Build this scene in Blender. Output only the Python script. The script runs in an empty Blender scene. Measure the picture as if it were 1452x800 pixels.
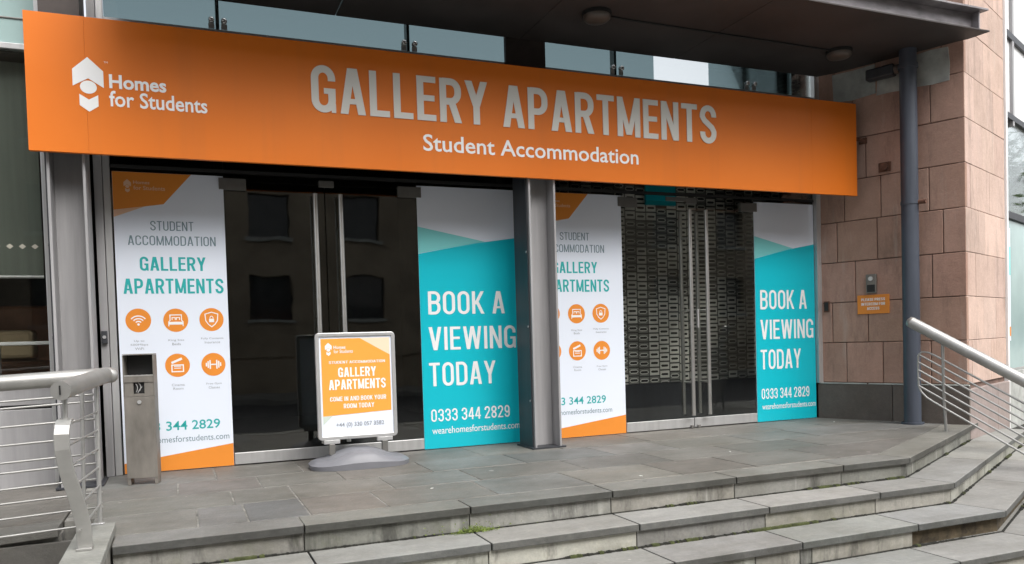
import bpy, bmesh, math, random
from mathutils import Vector, Matrix
R = math.radians
rnd = random.Random(7)
scene = bpy.context.scene
COL = scene.collection

# ------------------------------------------------------------------ camera
CAM_Y, CAM_H = -6.5, 0.9107
yaw, pitch, roll = 0.388934629, -0.0302691375, -0.0293493748
cy, sy = math.cos(yaw), math.sin(yaw)
fwd = Vector((sy*math.cos(pitch), cy*math.cos(pitch), math.sin(pitch)))
rgt = Vector((cy, -sy, 0)); up = rgt.cross(fwd)
cr, sr = math.cos(roll), math.sin(roll)
rgt, up = cr*rgt + sr*up, -sr*rgt + cr*up
cam = bpy.data.cameras.new('camera'); camo = bpy.data.objects.new('camera', cam); COL.objects.link(camo)
M3 = Matrix((rgt, up, -fwd)).transposed()
camo.matrix_world = Matrix.Translation((0, CAM_Y, CAM_H)) @ M3.to_4x4()
cam.sensor_width = 36; cam.lens = 1125.44/1452*36
cam.shift_x = (726-718)/1452; cam.shift_y = (516.94-400)/1452
cam.clip_start = 0.05; cam.clip_end = 800
scene.camera = camo

# ------------------------------------------------------------------ world, sun, exposure
w = bpy.data.worlds.new('World'); scene.world = w; w.use_nodes = True
nt = w.node_tree; nt.nodes.clear()
sky = nt.nodes.new('ShaderNodeTexSky'); sky.sky_type = 'NISHITA'; sky.sun_disc = False
SUN_EL, SUN_AZ = R(53), R(160)          # azimuth clockwise from +Y
sky.sun_elevation = SUN_EL; sky.sun_rotation = SUN_AZ; sky.dust_density = 4.0; sky.air_density = 1.0; sky.ozone_density = 1.0
hs = nt.nodes.new('ShaderNodeHueSaturation'); hs.inputs['Saturation'].default_value = 0.22   # cloud veil
bg = nt.nodes.new('ShaderNodeBackground'); bg.inputs['Strength'].default_value = 0.15
wo = nt.nodes.new('ShaderNodeOutputWorld')
nt.links.new(sky.outputs[0], hs.inputs['Color']); nt.links.new(hs.outputs[0], bg.inputs['Color']); nt.links.new(bg.outputs[0], wo.inputs['Surface'])
sl = bpy.data.lights.new('sun', 'SUN'); sl.energy = 1.2; sl.angle = R(40); sl.color = (1.0, 0.97, 0.92)
so = bpy.data.objects.new('sun', sl); COL.objects.link(so)
sd = Vector((math.sin(SUN_AZ)*math.cos(SUN_EL), math.cos(SUN_AZ)*math.cos(SUN_EL), math.sin(SUN_EL)))
so.rotation_euler = (-sd).to_track_quat('-Z', 'Y').to_euler(); so.location = sd*60
vs = scene.view_settings; vs.view_transform = 'Standard'; vs.look = 'None'; vs.exposure = 1.08; vs.gamma = 1; vs.use_curve_mapping = False

# ------------------------------------------------------------------ materials
class NB:
    def __init__(s, name):
        s.m = bpy.data.materials.new(name); s.m.use_nodes = True; s.t = s.m.node_tree; s.t.nodes.clear()
        s.out = s.n('ShaderNodeOutputMaterial')
    def n(s, typ, **k):
        x = s.t.nodes.new(typ)
        for a, b in k.items(): setattr(x, a, b)
        return x
    def l(s, a, b): s.t.links.new(a, b)
    def val(s, x, sock):
        if isinstance(x, (int, float)): sock.default_value = x
        elif isinstance(x, (tuple, list)): sock.default_value = (*x[:3], 1) if len(sock.default_value) == 4 else x
        else: s.l(x, sock)
    def math(s, op, a, b=0.0, c=None, clamp=False):
        m = s.n('ShaderNodeMath', operation=op, use_clamp=clamp)
        s.val(a, m.inputs[0]); s.val(b, m.inputs[1])
        if c is not None: s.val(c, m.inputs[2])
        return m.outputs[0]
    def mix(s, f, a, b, blend='MIX'):
        m = s.n('ShaderNodeMix', data_type='RGBA', blend_type=blend)
        s.val(f, m.inputs[0]); s.val(a, m.inputs[6]); s.val(b, m.inputs[7]); return m.outputs[2]
    def noise(s, scale, detail=5, rough=.6, vec=None, stretch=None):
        if vec is None: vec = s.n('ShaderNodeTexCoord').outputs['Object']
        if stretch:
            mp = s.n('ShaderNodeMapping'); mp.inputs['Scale'].default_value = stretch; s.l(vec, mp.inputs[0]); vec = mp.outputs[0]
        x = s.n('ShaderNodeTexNoise'); x.inputs['Scale'].default_value = scale; x.inputs['Detail'].default_value = detail
        x.inputs['Roughness'].default_value = rough; s.l(vec, x.inputs['Vector']); return x.outputs[0]
    def ramp(s, f, a, b):
        m = s.n('ShaderNodeMapRange'); m.clamp = True; s.val(f, m.inputs[0]); m.inputs[1].default_value = a; m.inputs[2].default_value = b
        return m.outputs[0]
    def bsdf(s, col, rough=.5, metal=0., spec=.5, bump=None, bstr=.2, bdist=.01, coat=0.):
        p = s.n('ShaderNodeBsdfPrincipled'); s.val(col, p.inputs['Base Color']); s.val(rough, p.inputs['Roughness'])
        p.inputs['Metallic'].default_value = metal; p.inputs['Specular IOR Level'].default_value = spec
        p.inputs['Coat Weight'].default_value = coat
        if bump is not None:
            b = s.n('ShaderNodeBump'); b.inputs['Strength'].default_value = bstr; b.inputs['Distance'].default_value = bdist
            s.l(bump, b.inputs['Height']); s.l(b.outputs[0], p.inputs['Normal'])
        s.l(p.outputs[0], s.out.inputs[0]); return p

def simple(name, col, rough=.5, metal=0., spec=.5, var=.0, vscale=6., bstr=0., stretch=None, coat=0., bscale=6.):
    b = NB(name); c = col; bump = None
    if var or bstr:
        n = b.noise(vscale, stretch=stretch)
        if var: c = b.mix(b.ramp(n, .3, .7), tuple(x*(1-var) for x in col), tuple(min(1, x*(1+var)) for x in col))
        if bstr: bump = b.noise(vscale*bscale)
    b.bsdf(c, rough, metal, spec, bump, bstr, .004, coat); return b.m

def slab_mat(name, tint=(1, 1, 1), dirt=.5, rough=.75, streak=0., moss=0., brown=.35, gum=False):
    """riven stone: per-slab colour attribute, broad weathering, fine grain, optional run-down streaks"""
    b = NB(name)
    at = b.n('ShaderNodeAttribute', attribute_name='Col').outputs['Color']
    c = b.mix(1.0, at, tint, 'MULTIPLY')
    n1 = b.noise(1.7, 6, .65); n2 = b.noise(9, 6, .7); n3 = b.noise(70, 3, .6)
    c = b.mix(b.math('MULTIPLY', b.ramp(n1, .42, .68), dirt), c, b.mix(1., c, (.52, .50, .46), 'MULTIPLY'))
    nv = b.noise(5, 7, .72, stretch=(.55, 1.9, 1)); c = b.mix(b.math('MULTIPLY', b.ramp(nv, .44, .66), dirt*.8), c, b.mix(1., c, (.66, .66, .64), 'MULTIPLY'))
    nw = b.noise(22, 6, .75); c = b.mix(b.math('MULTIPLY', b.ramp(nw, .48, .70), dirt*.7), c, b.mix(1., c, (1.45, 1.43, 1.38), 'MULTIPLY'))
    c = b.mix(b.math('MULTIPLY', b.ramp(n2, .5, .75), dirt*.8), c, b.mix(1., c, (1.35, 1.33, 1.28), 'MULTIPLY'))
    c = b.mix(b.math('MULTIPLY', b.ramp(n3, .35, .7), .25), c, b.mix(1., c, (.6, .6, .6), 'MULTIPLY'))
    nr = b.noise(2.6, 4, .6, stretch=(.6, 2.2, 1))
    c = b.mix(b.math('MULTIPLY', b.ramp(nr, .56, .75), brown*dirt), c, (.17, .13, .095))
    if streak:
        ns = b.noise(4.5, 6, .75, stretch=(1, 1, .22))
        c = b.mix(b.math('MULTIPLY', b.ramp(ns, .52, .66), streak), c, (.035, .034, .03))
        ns2 = b.noise(10, 3, .6, stretch=(1, 1, .12))
        c = b.mix(b.math('MULTIPLY', b.ramp(ns2, .6, .72), streak*.5), c, (.52, .52, .48))
    if moss:
        nm = b.noise(5, 5, .7)
        c = b.mix(b.math('MULTIPLY', b.ramp(nm, .55, .75), moss), c, (.09, .10, .04))
    vo = b.n('ShaderNodeTexVoronoi'); vo.inputs['Scale'].default_value = 5.5; b.l(b.n('ShaderNodeTexCoord').outputs['Object'], vo.inputs['Vector'])
    sc2 = b.n('ShaderNodeSeparateColor'); b.l(vo.outputs['Color'], sc2.inputs[0])
    spot = b.math('MULTIPLY', b.math('LESS_THAN', vo.outputs['Distance'], b.math('MULTIPLY', sc2.outputs[1], .13)), b.math('GREATER_THAN', sc2.outputs[0], .55))
    if gum: c = b.mix(b.math('MULTIPLY', spot, .55), c, b.mix(b.math('GREATER_THAN', sc2.outputs[0], .9), (.06, .058, .055), (.40, .39, .36)))
    bump = b.math('ADD', b.noise(14, 6, .65), b.math('MULTIPLY', n3, .35))
    b.bsdf(c, rough, 0, .35, bump, .6, .008); return b.m

M = {}
M['slab'] = slab_mat('riven_slate', dirt=.62, rough=.55, brown=.4, gum=True)
M['tread'] = slab_mat('sawn_step_stone', dirt=.52, rough=.6, brown=.12, gum=True)
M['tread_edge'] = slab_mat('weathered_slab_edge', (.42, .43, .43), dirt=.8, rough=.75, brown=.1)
M['riser'] = slab_mat('riser_stone', dirt=.6, rough=.8, streak=.7, moss=.3, brown=.12)
M['sandstone'] = slab_mat('pink_sandstone', dirt=.28, rough=.9, streak=.30)
M['plinth'] = slab_mat('dark_plinth_stone', dirt=.4, rough=.55)
M['mortar'] = simple('pale_mortar', (.17, .165, .15), .95, var=.6, vscale=9, bstr=.3)
M['dark_mortar'] = simple('dark_joint', (.17, .11, .088), .95, var=.3, vscale=9)
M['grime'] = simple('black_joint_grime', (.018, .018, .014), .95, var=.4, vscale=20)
M['dirt'] = simple('bare_earth', (.075, .058, .035), 1., var=.6, vscale=14, bstr=.9)
M['asphalt'] = simple('asphalt', (.05, .05, .052), .9, var=.2, vscale=20, bstr=.4)
M['paving'] = simple('street_paving', (.2, .195, .18), .85, var=.3, vscale=1.2, bstr=.3)
M['orange'] = simple('orange_vinyl', (.73, .25, .035), .42, spec=.35, var=.04, vscale=1.2)
def sign_mat():
    b = NB('orange_powder_coat'); st = b.noise(5, 4, .6, stretch=(1, 1, .05)); br = b.noise(.9, 4, .5)
    c = b.mix(b.ramp(br, .3, .7), (.63, .148, .011), (.69, .172, .014)); c = b.mix(b.math('MULTIPLY', b.ramp(st, .52, .75), .22), c, (.42, .13, .03))
    b.bsdf(c, b.math('ADD', .34, b.math('MULTIPLY', br, .16)), 0, .32, b.noise(1.3, 2, .4), .5, .012); return b.m
M['sign_orange'] = sign_mat()
M['sign_edge'] = simple('orange_tray_edge', (.50, .15, .02), .45)
M['teal'] = simple('teal_vinyl', (.006, .47, .57), .28, spec=.45, vscale=1.5, bstr=.25, bscale=2)
M['teal_pale'] = simple('pale_teal_vinyl', (.20, .60, .60), .40, spec=.35)
M['teal_text'] = simple('teal_green_vinyl', (.025, .38, .38), .45, spec=.3)
M['peach'] = simple('peach_vinyl', (.78, .50, .34), .45)
M['slate_teal'] = simple('slate_teal_vinyl', (.10, .30, .31), .45)
M['board_orange'] = simple('amber_print', (.78, .34, .055), .4); M['peach2'] = simple('cream_print', (.80, .62, .45), .4); M['sage'] = simple('sage_print', (.55, .62, .55), .4)
M['slate_text'] = simple('slate_vinyl', (.17, .25, .29), .45, spec=.3)
M['grey_text'] = simple('grey_vinyl', (.28, .30, .33), .5, spec=.3)
M['white_vinyl'] = simple('white_vinyl', (.72, .77, .86), .28, spec=.45, vscale=1.5, bstr=.25, bscale=2)
M['letter_white'] = simple('white_letter_vinyl', (.80, .80, .80), .4, spec=.3)
M['letter_stone'] = simple('pale_grey_letter', (.64, .63, .59), .45, spec=.3)
M['column'] = simple('grey_painted_steel', (.30, .295, .30), .42, spec=.5, var=.16, vscale=3, stretch=(5, 5, .3), bstr=.03)
M['column_dark'] = simple('dark_painted_steel', (.032, .034, .040), .5, spec=.5, var=.2, vscale=3, stretch=(4, 4, .4))
M['brown_panel'] = simple('dark_brown_panel', (.04, .03, .026), .6, var=.3)
M['frost'] = simple('frosted_marking', (.36, .34, .28), .6)
M['frost_white'] = simple('scrap_paper', (.6, .6, .57), .8)
M['bolt'] = simple('polished_bolt', (.9, .9, .9), .18, .9)
M['alu'] = simple('pale_aluminium', (.52, .52, .52), .38, .55, var=.1, vscale=4, stretch=(4, 4, .5))
M['steel'] = simple('brushed_stainless', (.62, .61, .59), .33, .9, var=.08, vscale=9)
M['rail'] = simple('satin_stainless', (.40, .395, .38), .45, .7, var=.12, vscale=7)
M['bin_metal'] = simple('weathered_bin_steel', (.19, .175, .155), .5, .3, var=.25, vscale=5, stretch=(2, 2, .7), bstr=.05)
M['black'] = simple('near_black', (.012, .012, .012), .6)
M['fitting'] = simple('grey_patch_fitting', (.19, .185, .175), .4, .5, var=.1, vscale=8)
M['canopy'] = simple('canopy_soffit_paint', (.048, .04, .038), .6, spec=.4, var=.25, vscale=1.5)
M['canopy_edge'] = simple('canopy_steel_channel', (.24, .225, .235), .5, .2, var=.35, vscale=5, stretch=(1, 1, 3))
M['lamp'] = simple('bulkhead_glass', (.085, .07, .06), .4)
M['pipe'] = simple('blue_grey_pipe_paint', (.058, .068, .09), .45, spec=.5, var=.22, vscale=2.5, stretch=(3, 3, .5))
M['plastic'] = simple('grey_plastic', (.165, .168, .185), .45, spec=.4, var=.06, vscale=6, bstr=.05)
M['rust'] = simple('rusty_iron', (.12, .055, .035), .9, var=.4, vscale=20)
M['cement'] = simple('cement_render_patch', (.36, .37, .35), .9, var=.3, vscale=5, bstr=.3)
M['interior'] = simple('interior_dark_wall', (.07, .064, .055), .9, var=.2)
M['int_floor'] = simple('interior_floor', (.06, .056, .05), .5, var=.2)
M['blind'] = simple('grey_green_blind', (.15, .17, .145), .9, var=.1, vscale=4, stretch=(6, 1, .2))
M['wood'] = simple('brown_desk_wood', (.22, .095, .05), .5, var=.25, vscale=6)
M['beige'] = simple('beige_fabric', (.36, .28, .17), .9, var=.15)
M['white_paint'] = simple('white_paint', (.8, .8, .8), .5)
M['opp_stone'] = simple('opposite_brown_stone', (.29, .24, .18), .9, var=.3, vscale=.8)
M['opp_glass'] = simple('opposite_window_glass', (.05, .052, .055), .1)
M['leaf'] = simple('tree_leaf', (.06, .10, .03), .7, var=.5, vscale=3)
M['moss'] = simple('moss_green', (.11, .15, .025), .8, var=.5, vscale=25)
M['moss_dull'] = simple('dull_joint_moss', (.055, .065, .02), .95, var=.6, vscale=30)
M['bark'] = simple('bark', (.10, .08, .06), .9, var=.3)

def glass_mat(name, tint, ior=1.5, gain=1.0, rough=0.0, bump=False):
    b = NB(name)
    tr = b.n('ShaderNodeBsdfTransparent'); tr.inputs[0].default_value = (*tint, 1)
    gl = b.n('ShaderNodeBsdfGlossy'); gl.inputs['Roughness'].default_value = rough; gl.inputs[0].default_value = (.95, .97, .96, 1)
    fr = b.n('ShaderNodeFresnel'); fr.inputs[0].default_value = ior
    if bump:
        bp = b.n('ShaderNodeBump'); bp.inputs['Strength'].default_value = .35; bp.inputs['Distance'].default_value = .004
        b.l(b.noise(2.2, 2, .4), bp.inputs['Height']); b.l(bp.outputs[0], gl.inputs['Normal'])
    mx = b.n('ShaderNodeMixShader'); b.l(b.math('MULTIPLY', fr.outputs[0], gain, clamp=True), mx.inputs[0]); b.l(tr.outputs[0], mx.inputs[1]); b.l(gl.outputs[0], mx.inputs[2])
    b.l(mx.outputs[0], b.out.inputs[0]); return b.m
M['glass'] = glass_mat('door_glass', (.66, .66, .63), 1.5, 1.9, .02, bump=True)
M['clear_glass'] = glass_mat('clear_glass', (.93, .94, .93), 1.45, .7)
def upper_glass():
    return glass_mat('blue_grey_tinted_glass', (.43, .50, .505), 1.5, .9)
M['upper_glass'] = upper_glass()
M['pale_glass'] = simple('pale_green_glass', (.34, .46, .45), .12, spec=.6, var=.12, vscale=1.5)

def pattern_mat():
    """stacked hollow blocks: pale frames round dark slits, block tone varies"""
    b = NB('hollow_block_screen')
    oc = b.n('ShaderNodeTexCoord').outputs['Object']; sp = b.n('ShaderNodeSeparateXYZ'); b.l(oc, sp.inputs[0])
    u = b.math('DIVIDE', sp.outputs[0], .126); cu = b.math('FLOOR', u)
    wn = b.n('ShaderNodeTexWhiteNoise', noise_dimensions='1D'); b.l(cu, wn.inputs['W'])
    v = b.math('ADD', b.math('DIVIDE', sp.outputs[2], .090), wn.outputs['Value']); cv = b.math('FLOOR', v)
    fu = b.math('ABSOLUTE', b.math('SUBTRACT', b.math('FRACT', u), .5)); fv = b.math('ABSOLUTE', b.math('SUBTRACT', b.math('FRACT', v), .5))
    cmb = b.n('ShaderNodeCombineXYZ'); b.l(cu, cmb.inputs[0]); b.l(b.math('FLOOR', b.math('DIVIDE', cv, 3)), cmb.inputs[1])
    w2 = b.n('ShaderNodeTexWhiteNoise', noise_dimensions='2D'); b.l(cmb.outputs[0], w2.inputs['Vector'])
    outer = b.math('LESS_THAN', b.math('MAXIMUM', b.math('DIVIDE', fu, .46), b.math('DIVIDE', fv, .42)), 1.)
    slit = b.math('MULTIPLY', b.math('LESS_THAN', fv, .13), b.math('LESS_THAN', b.math('ADD', fu, b.math('MULTIPLY', fv, .8)), .37))
    edge = b.math('GREATER_THAN', b.math('MAXIMUM', b.math('DIVIDE', fu, .46), b.math('DIVIDE', fv, .42)), .86)
    pale = b.math('GREATER_THAN', w2.outputs['Value'], .42)
    body = b.mix(pale, (.20, .20, .185), (.74, .72, .66))
    body = b.mix(b.math('MULTIPLY', edge, pale), body, (.66, .65, .60))
    lip = b.math('MULTIPLY', b.math('LESS_THAN', fv, .24), b.math('LESS_THAN', b.math('ADD', fu, b.math('MULTIPLY', fv, .8)), .45))
    body = b.mix(b.math('MULTIPLY', lip, .8), body, (.80, .79, .73))
    body = b.mix(slit, body, (.008, .008, .008))
    c = b.mix(outer, (.02, .02, .02), body)
    c = b.mix(b.ramp(b.noise(1.1, 3, .6), .4, .65), c, b.mix(1., c, (.5, .5, .5), 'MULTIPLY'))
    b.bsdf(c, .7); return b.m
M['pattern'] = pattern_mat()

# ------------------------------------------------------------------ mesh builder
class MB:
    def __init__(s): s.v = []; s.f = []; s.mi = []; s.c = []; s.mats = []; s.sm = []
    def mat(s, m):
        if m not in s.mats: s.mats.append(m)
        return s.mats.index(m)
    def add(s, vs, fs, m, col=(1, 1, 1), smooth=False):
        o = len(s.v); s.v += [tuple(x) for x in vs]; k = s.mat(m)
        for f in fs: s.f.append([o+i for i in f]); s.mi.append(k); s.c.append(col); s.sm.append(smooth)
    def box(s, x0, x1, y0, y1, z0, z1, m, col=(1, 1, 1), T=None):
        vs = [Vector((x, y, z)) for z in (z0, z1) for x, y in ((x0, y0), (x1, y0), (x1, y1), (x0, y1))]
        if T is not None: vs = [T @ q for q in vs]
        s.add(vs, [(3, 2, 1, 0), (4, 5, 6, 7), (0, 1, 5, 4), (1, 2, 6, 5), (2, 3, 7, 6), (3, 0, 4, 7)], m, col)
    def prism(s, poly, z0, z1, m, col=(1, 1, 1), side=None):
        a = sum(poly[i][0]*poly[(i+1) % len(poly)][1]-poly[(i+1) % len(poly)][0]*poly[i][1] for i in range(len(poly)))
        if a < 0: poly = poly[::-1]
        n = len(poly)
        vs = [(x, y, z0) for x, y in poly]+[(x, y, z1) for x, y in poly]
        sides = [(i, (i+1) % n, n+(i+1) % n, n+i) for i in range(n)]
        if side is None: s.add(vs, [tuple(range(n))[::-1], tuple(range(n, 2*n))]+sides, m, col)
        else:
            o = len(s.v); s.add(vs, [tuple(range(n))[::-1], tuple(range(n, 2*n))], m, col); k = s.mat(side)
            for f in sides: s.f.append([o+i for i in f]); s.mi.append(k); s.c.append(col); s.sm.append(False)
    def tube(s, pts, r, m, seg=12, cap=True, rs=None):
        pts = [Vector(q) for q in pts]; n = len(pts); vs = []; ref = None
        for i, q in enumerate(pts):
            d = (pts[min(i+1, n-1)]-pts[max(i-1, 0)]).normalized()
            if ref is None:
                ref = Vector((0, 0, 1)) if abs(d.z) < .9 else Vector((1, 0, 0))
            a = (ref - d*ref.dot(d)).normalized(); b = d.cross(a); ref = a
            rr = rs[i] if rs else r
            vs += [q+a*rr*math.cos(2*math.pi*k/seg)+b*rr*math.sin(2*math.pi*k/seg) for k in range(seg)]
        fs = [(i*seg+k, i*seg+(k+1) % seg, (i+1)*seg+(k+1) % seg, (i+1)*seg+k) for i in range(n-1) for k in range(seg)]
        s.add(vs, fs, m, smooth=True)
        if cap:
            s.add(vs[:seg], [tuple(range(seg))[::-1]], m); s.add(vs[-seg:], [tuple(range(seg))], m)
    def build(s, name, parent=None, bevel=0., seg=2, loc=None, rotz=0.):
        if not s.v: return None
        me = bpy.data.meshes.new(name); me.from_pydata(s.v, [], s.f)
        for m in s.mats: me.materials.append(M[m])
        me.polygons.foreach_set('material_index', s.mi); me.polygons.foreach_set('use_smooth', s.sm)
        ca = me.color_attributes.new('Col', 'FLOAT_COLOR', 'CORNER')
        for p in me.polygons:
            for li in p.loop_indices: ca.data[li].color = (*s.c[p.index], 1)
        me.update()
        o = bpy.data.objects.new(name, me); COL.objects.link(o)
        if parent is not None: o.parent = parent
        if loc: o.location = loc
        o.rotation_euler.z = rotz
        if bevel:
            b = o.modifiers.new('bevel', 'BEVEL'); b.width = bevel; b.segments = seg; b.limit_method = 'ANGLE'; b.angle_limit = R(40)
            b.use_clamp_overlap = True
        return o

def tag(o, label=None, cat=None, group=None, kind=None):
    if label: o['label'] = label
    if cat: o['category'] = cat
    if group: o['group'] = group
    if kind: o['kind'] = kind
    return o
def thing(name, label, cat, loc=(0, 0, 0), rotz=0, group=None):
    o = bpy.data.objects.new(name, None); COL.objects.link(o); o.location = loc; o.rotation_euler.z = rotz; o.empty_display_size = .1
    return tag(o, label, cat, group)
def struct(mb, name, bevel=0.): return tag(mb.build(name, bevel=bevel), kind='structure')
def jit(c, a): 
    k = 1+rnd.uniform(-a, a); return tuple(max(0, x*k*(1+rnd.uniform(-.012, .012))) for x in c)

# ------------------------------------------------------------------ lettering
def arc(cx, cyy, rx, ry, a0, a1, n=7):
    return [(cx+rx*math.cos(R(a0+(a1-a0)*i/n)), cyy+ry*math.sin(R(a0+(a1-a0)*i/n))) for i in range(n+1)]
def glyph(ch, t):
    """condensed grotesque capitals and figures, cap height 1, stem t -> (strokes, width)"""
    h = t/2; g = t*1.0; W = .355+t*.95; r = (W-t)*.5; ry = r*1.15
    T, B, Lx, Rx = 1-h*.9, h*.9, h, W-h
    def dia(x0, y0, x1, y1, k=1.08): return ('p', [(x0-h*k, y0), (x0+h*k, y0), (x1+h*k, y1), (x1-h*k, y1)])
    def bar(x0, x1, y, k=.9): return ('p', [(x0, y-h*k), (x1, y-h*k), (x1, y+h*k), (x0, y+h*k)])
    def stem(x, y0=0, y1=1): return ('p', [(x-h, y0), (x+h, y0), (x+h, y1), (x-h, y1)])
    loop = arc(Rx-r, T-ry, r, ry, 0, 90)+arc(Lx+r, T-ry, r, ry, 90, 180)+arc(Lx+r, B+ry, r, ry, 180, 270)+arc(Rx-r, B+ry, r, ry, 270, 360)
    def bowl(y0, y1): 
        q = min((y1-y0)/2, ry)
        return ('r', [(Lx, y1)]+arc(Rx-r, y1-q, r, q, 90, 0)+arc(Rx-r, y0+q, r, q, 0, -90)+[(Lx, y0)], False)
    if ch in 'O0': return [('r', loop, True)], W
    if ch == 'Q': return [('r', loop, True), dia(W*.75, -.1, W*.55, .2)], W
    if ch == 'C': return [('r', [(Rx, .67)]+loop[:-8]+arc(Rx-r, B+ry, r, ry, 270, 360)+[(Rx, .33)], False)], W
    if ch == 'G': return [('r', [(Rx, .68)]+loop[:-8]+arc(Rx-r, B+ry, r, ry, 270, 360)+[(Rx, .44)], False), bar(W*.52, W-.001, .46, .8), ('p', [(Rx-h*.2, 0), (W, 0), (W, .2), (Rx-h*.2, .2)])], W
    if ch == 'S' or ch == '5' :
        return [('r', [(Rx, .70)]+arc(Rx-r, T-ry, r, ry, 0, 90)+arc(Lx+r, T-ry, r, ry, 90, 180)+[(Lx, .70), (Lx+r*.35, .60), (Rx-r*.35, .42), (Rx, .31)]+arc(Rx-r, B+ry, r, ry, 0, -90)+arc(Lx+r, B+ry, r, ry, 270, 180)+[(Lx, .30)], False)], W
    if ch == 'A':
        W2 = W*1.08; c = W2/2
        return [dia(h*1.1, 0, c-h*.28, 1), dia(W2-h*1.1, 0, c+h*.28, 1), bar(W2*.25, W2*.75, .28, .75)], W2
    if ch == 'V': c = W*.52; return [dia(h*1.1, 1, c-h*.1, 0), dia(2*c-h*1.1, 1, c+h*.1, 0)], 2*c
    if ch == 'Y': c = W*.54; return [dia(h*1.1, 1, c, .42), dia(2*c-h*1.1, 1, c, .42), stem(c, 0, .47)], 2*c
    if ch == 'W':
        W2 = W*1.55; q = W2*.27
        return [dia(h*1.1, 1, q, 0, 1), dia(W2/2-h*.1, 1, q, 0, 1), dia(W2/2+h*.1, 1, W2-q, 0, 1), dia(W2-h*1.1, 1, W2-q, 0, 1)], W2
    if ch == 'M':
        W2 = W*1.28; return [stem(h), stem(W2-h), dia(h*1.05, 1, W2/2-h*.1, .05, .9), dia(W2-h*1.05, 1, W2/2+h*.1, .05, .9)], W2
    if ch == 'N': W2 = W*1.02; return [stem(h), stem(W2-h), dia(h*1.1, 1, W2-h*1.1, 0, 1)], W2
    if ch == 'K': return [stem(h), dia(h*2.2, .42, W-h*.9, 1), dia(h*2.9, .58, W-h*.8, 0)], W
    if ch == 'L': return [stem(h), bar(h, W*.86, h*.9)], W*.86
    if ch == 'E': return [stem(h), bar(h, W*.86, T), bar(h, W*.8, .51, .85), bar(h, W*.86, B)], W*.86
    if ch == 'F': return [stem(h), bar(h, W*.86, T), bar(h, W*.8, .51, .85)], W*.86
    if ch == 'T': return [stem(W*.47), bar(0, W*.94, T)], W*.94
    if ch == 'I': return [stem(h)], t
    if ch == 'U': return [('r', [(Lx, 1)]+arc(Lx+r, B+ry, r, ry, 180, 270)+arc(Rx-r, B+ry, r, ry, 270, 360)+[(Rx, 1)], False)], W
    if ch == 'D': return [stem(h), bowl(B, T)], W
    if ch == 'P': return [stem(h), bowl(.43, T)], W
    if ch == 'R': return [stem(h), bowl(.48, T), dia(W*.55, .47, W-h*1.0, 0)], W
    if ch == 'B': return [stem(h), bowl(.51, T), bowl(B, .53)], W
    if ch == 'H': return [stem(h), stem(W-h), bar(h, W-h, .52)], W
    if ch == '3':
        return [('r', [(Lx, .72)]+arc(Lx+r, T-ry, r, ry, 180, 90)+arc(Rx-r, T-ry, r, ry, 90, 0)+[(Rx, .68), (Rx-h*.3, .60), (Rx-r*.7, .535), (W*.40, .525)], False),
                ('r', [(W*.40, .515), (Rx-r*.7, .505), (Rx-h*.3, .44), (Rx, .36)]+arc(Rx-r, B+ry, r, ry, 0, -90)+arc(Lx+r, B+ry, r, ry, 270, 180)+[(Lx, .28)], False)], W
    if ch == '2':
        return [('r', [(Lx, .70)]+arc(Lx+r, T-ry, r, ry, 180, 90)+arc(Rx-r, T-ry, r, ry, 90, 0)+[(Rx, .66), (Lx+h*.3, t*.9)], False), bar(0, W, B)], W
    if ch == '4': return [stem(W*.72), bar(0, W*1.02, .27), dia(W*.08, .27, W*.66, 1)], W
    if ch == '8': 
        q1 = .23; a = arc(W/2, .745, W/2-h, .255-h*.9, 0, 360, 22)[:-1]; b2 = arc(W/2, .27, W/2-h, .27-h*.9, 0, 360, 22)[:-1]
        return [('r', a, True), ('r', b2, True)], W
    if ch == '9':
        a = arc(W/2, .68, W/2-h, .32-h*.9, 0, 360, 22)[:-1]
        return [('r', a, True), ('r', [(Rx, .68)]+arc(Rx-r, B+ry, r, ry, 0, -90)+arc(Lx+r, B+ry, r, ry, 270, 180)+[(Lx, .28)], False)], W
    return [], W*.45
def ribbon(pts, t, closed):
    q = []
    for p in pts:
        if not q or (abs(p[0]-q[-1][0])+abs(p[1]-q[-1][1])) > 1e-4: q.append(p)
    if closed and abs(q[0][0]-q[-1][0])+abs(q[0][1]-q[-1][1]) < 1e-4: q.pop()
    n = len(q); L, Rr = [], []
    for i in range(n):
        a = Vector(q[(i-1) % n] if closed or i > 0 else q[i]); b = Vector(q[i]); c = Vector(q[(i+1) % n] if closed or i < n-1 else q[i])
        d1 = (b-a).normalized() if (b-a).length > 1e-6 else (c-b).normalized(); d2 = (c-b).normalized() if (c-b).length > 1e-6 else d1
        n1 = Vector((-d1.y, d1.x)); n2 = Vector((-d2.y, d2.x)); m = (n1+n2)
        m = m.normalized() if m.length > 1e-4 else n1
        k = min(1.6, 1/max(.3, m.dot(n1))); L.append(b+m*t/2*k); Rr.append(b-m*t/2*k)
    quads = []
    for i in range(n if closed else n-1):
        j = (i+1) % n; quads.append([tuple(L[i]), tuple(Rr[i]), tuple(Rr[j]), tuple(L[j])])
    return quads
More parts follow.
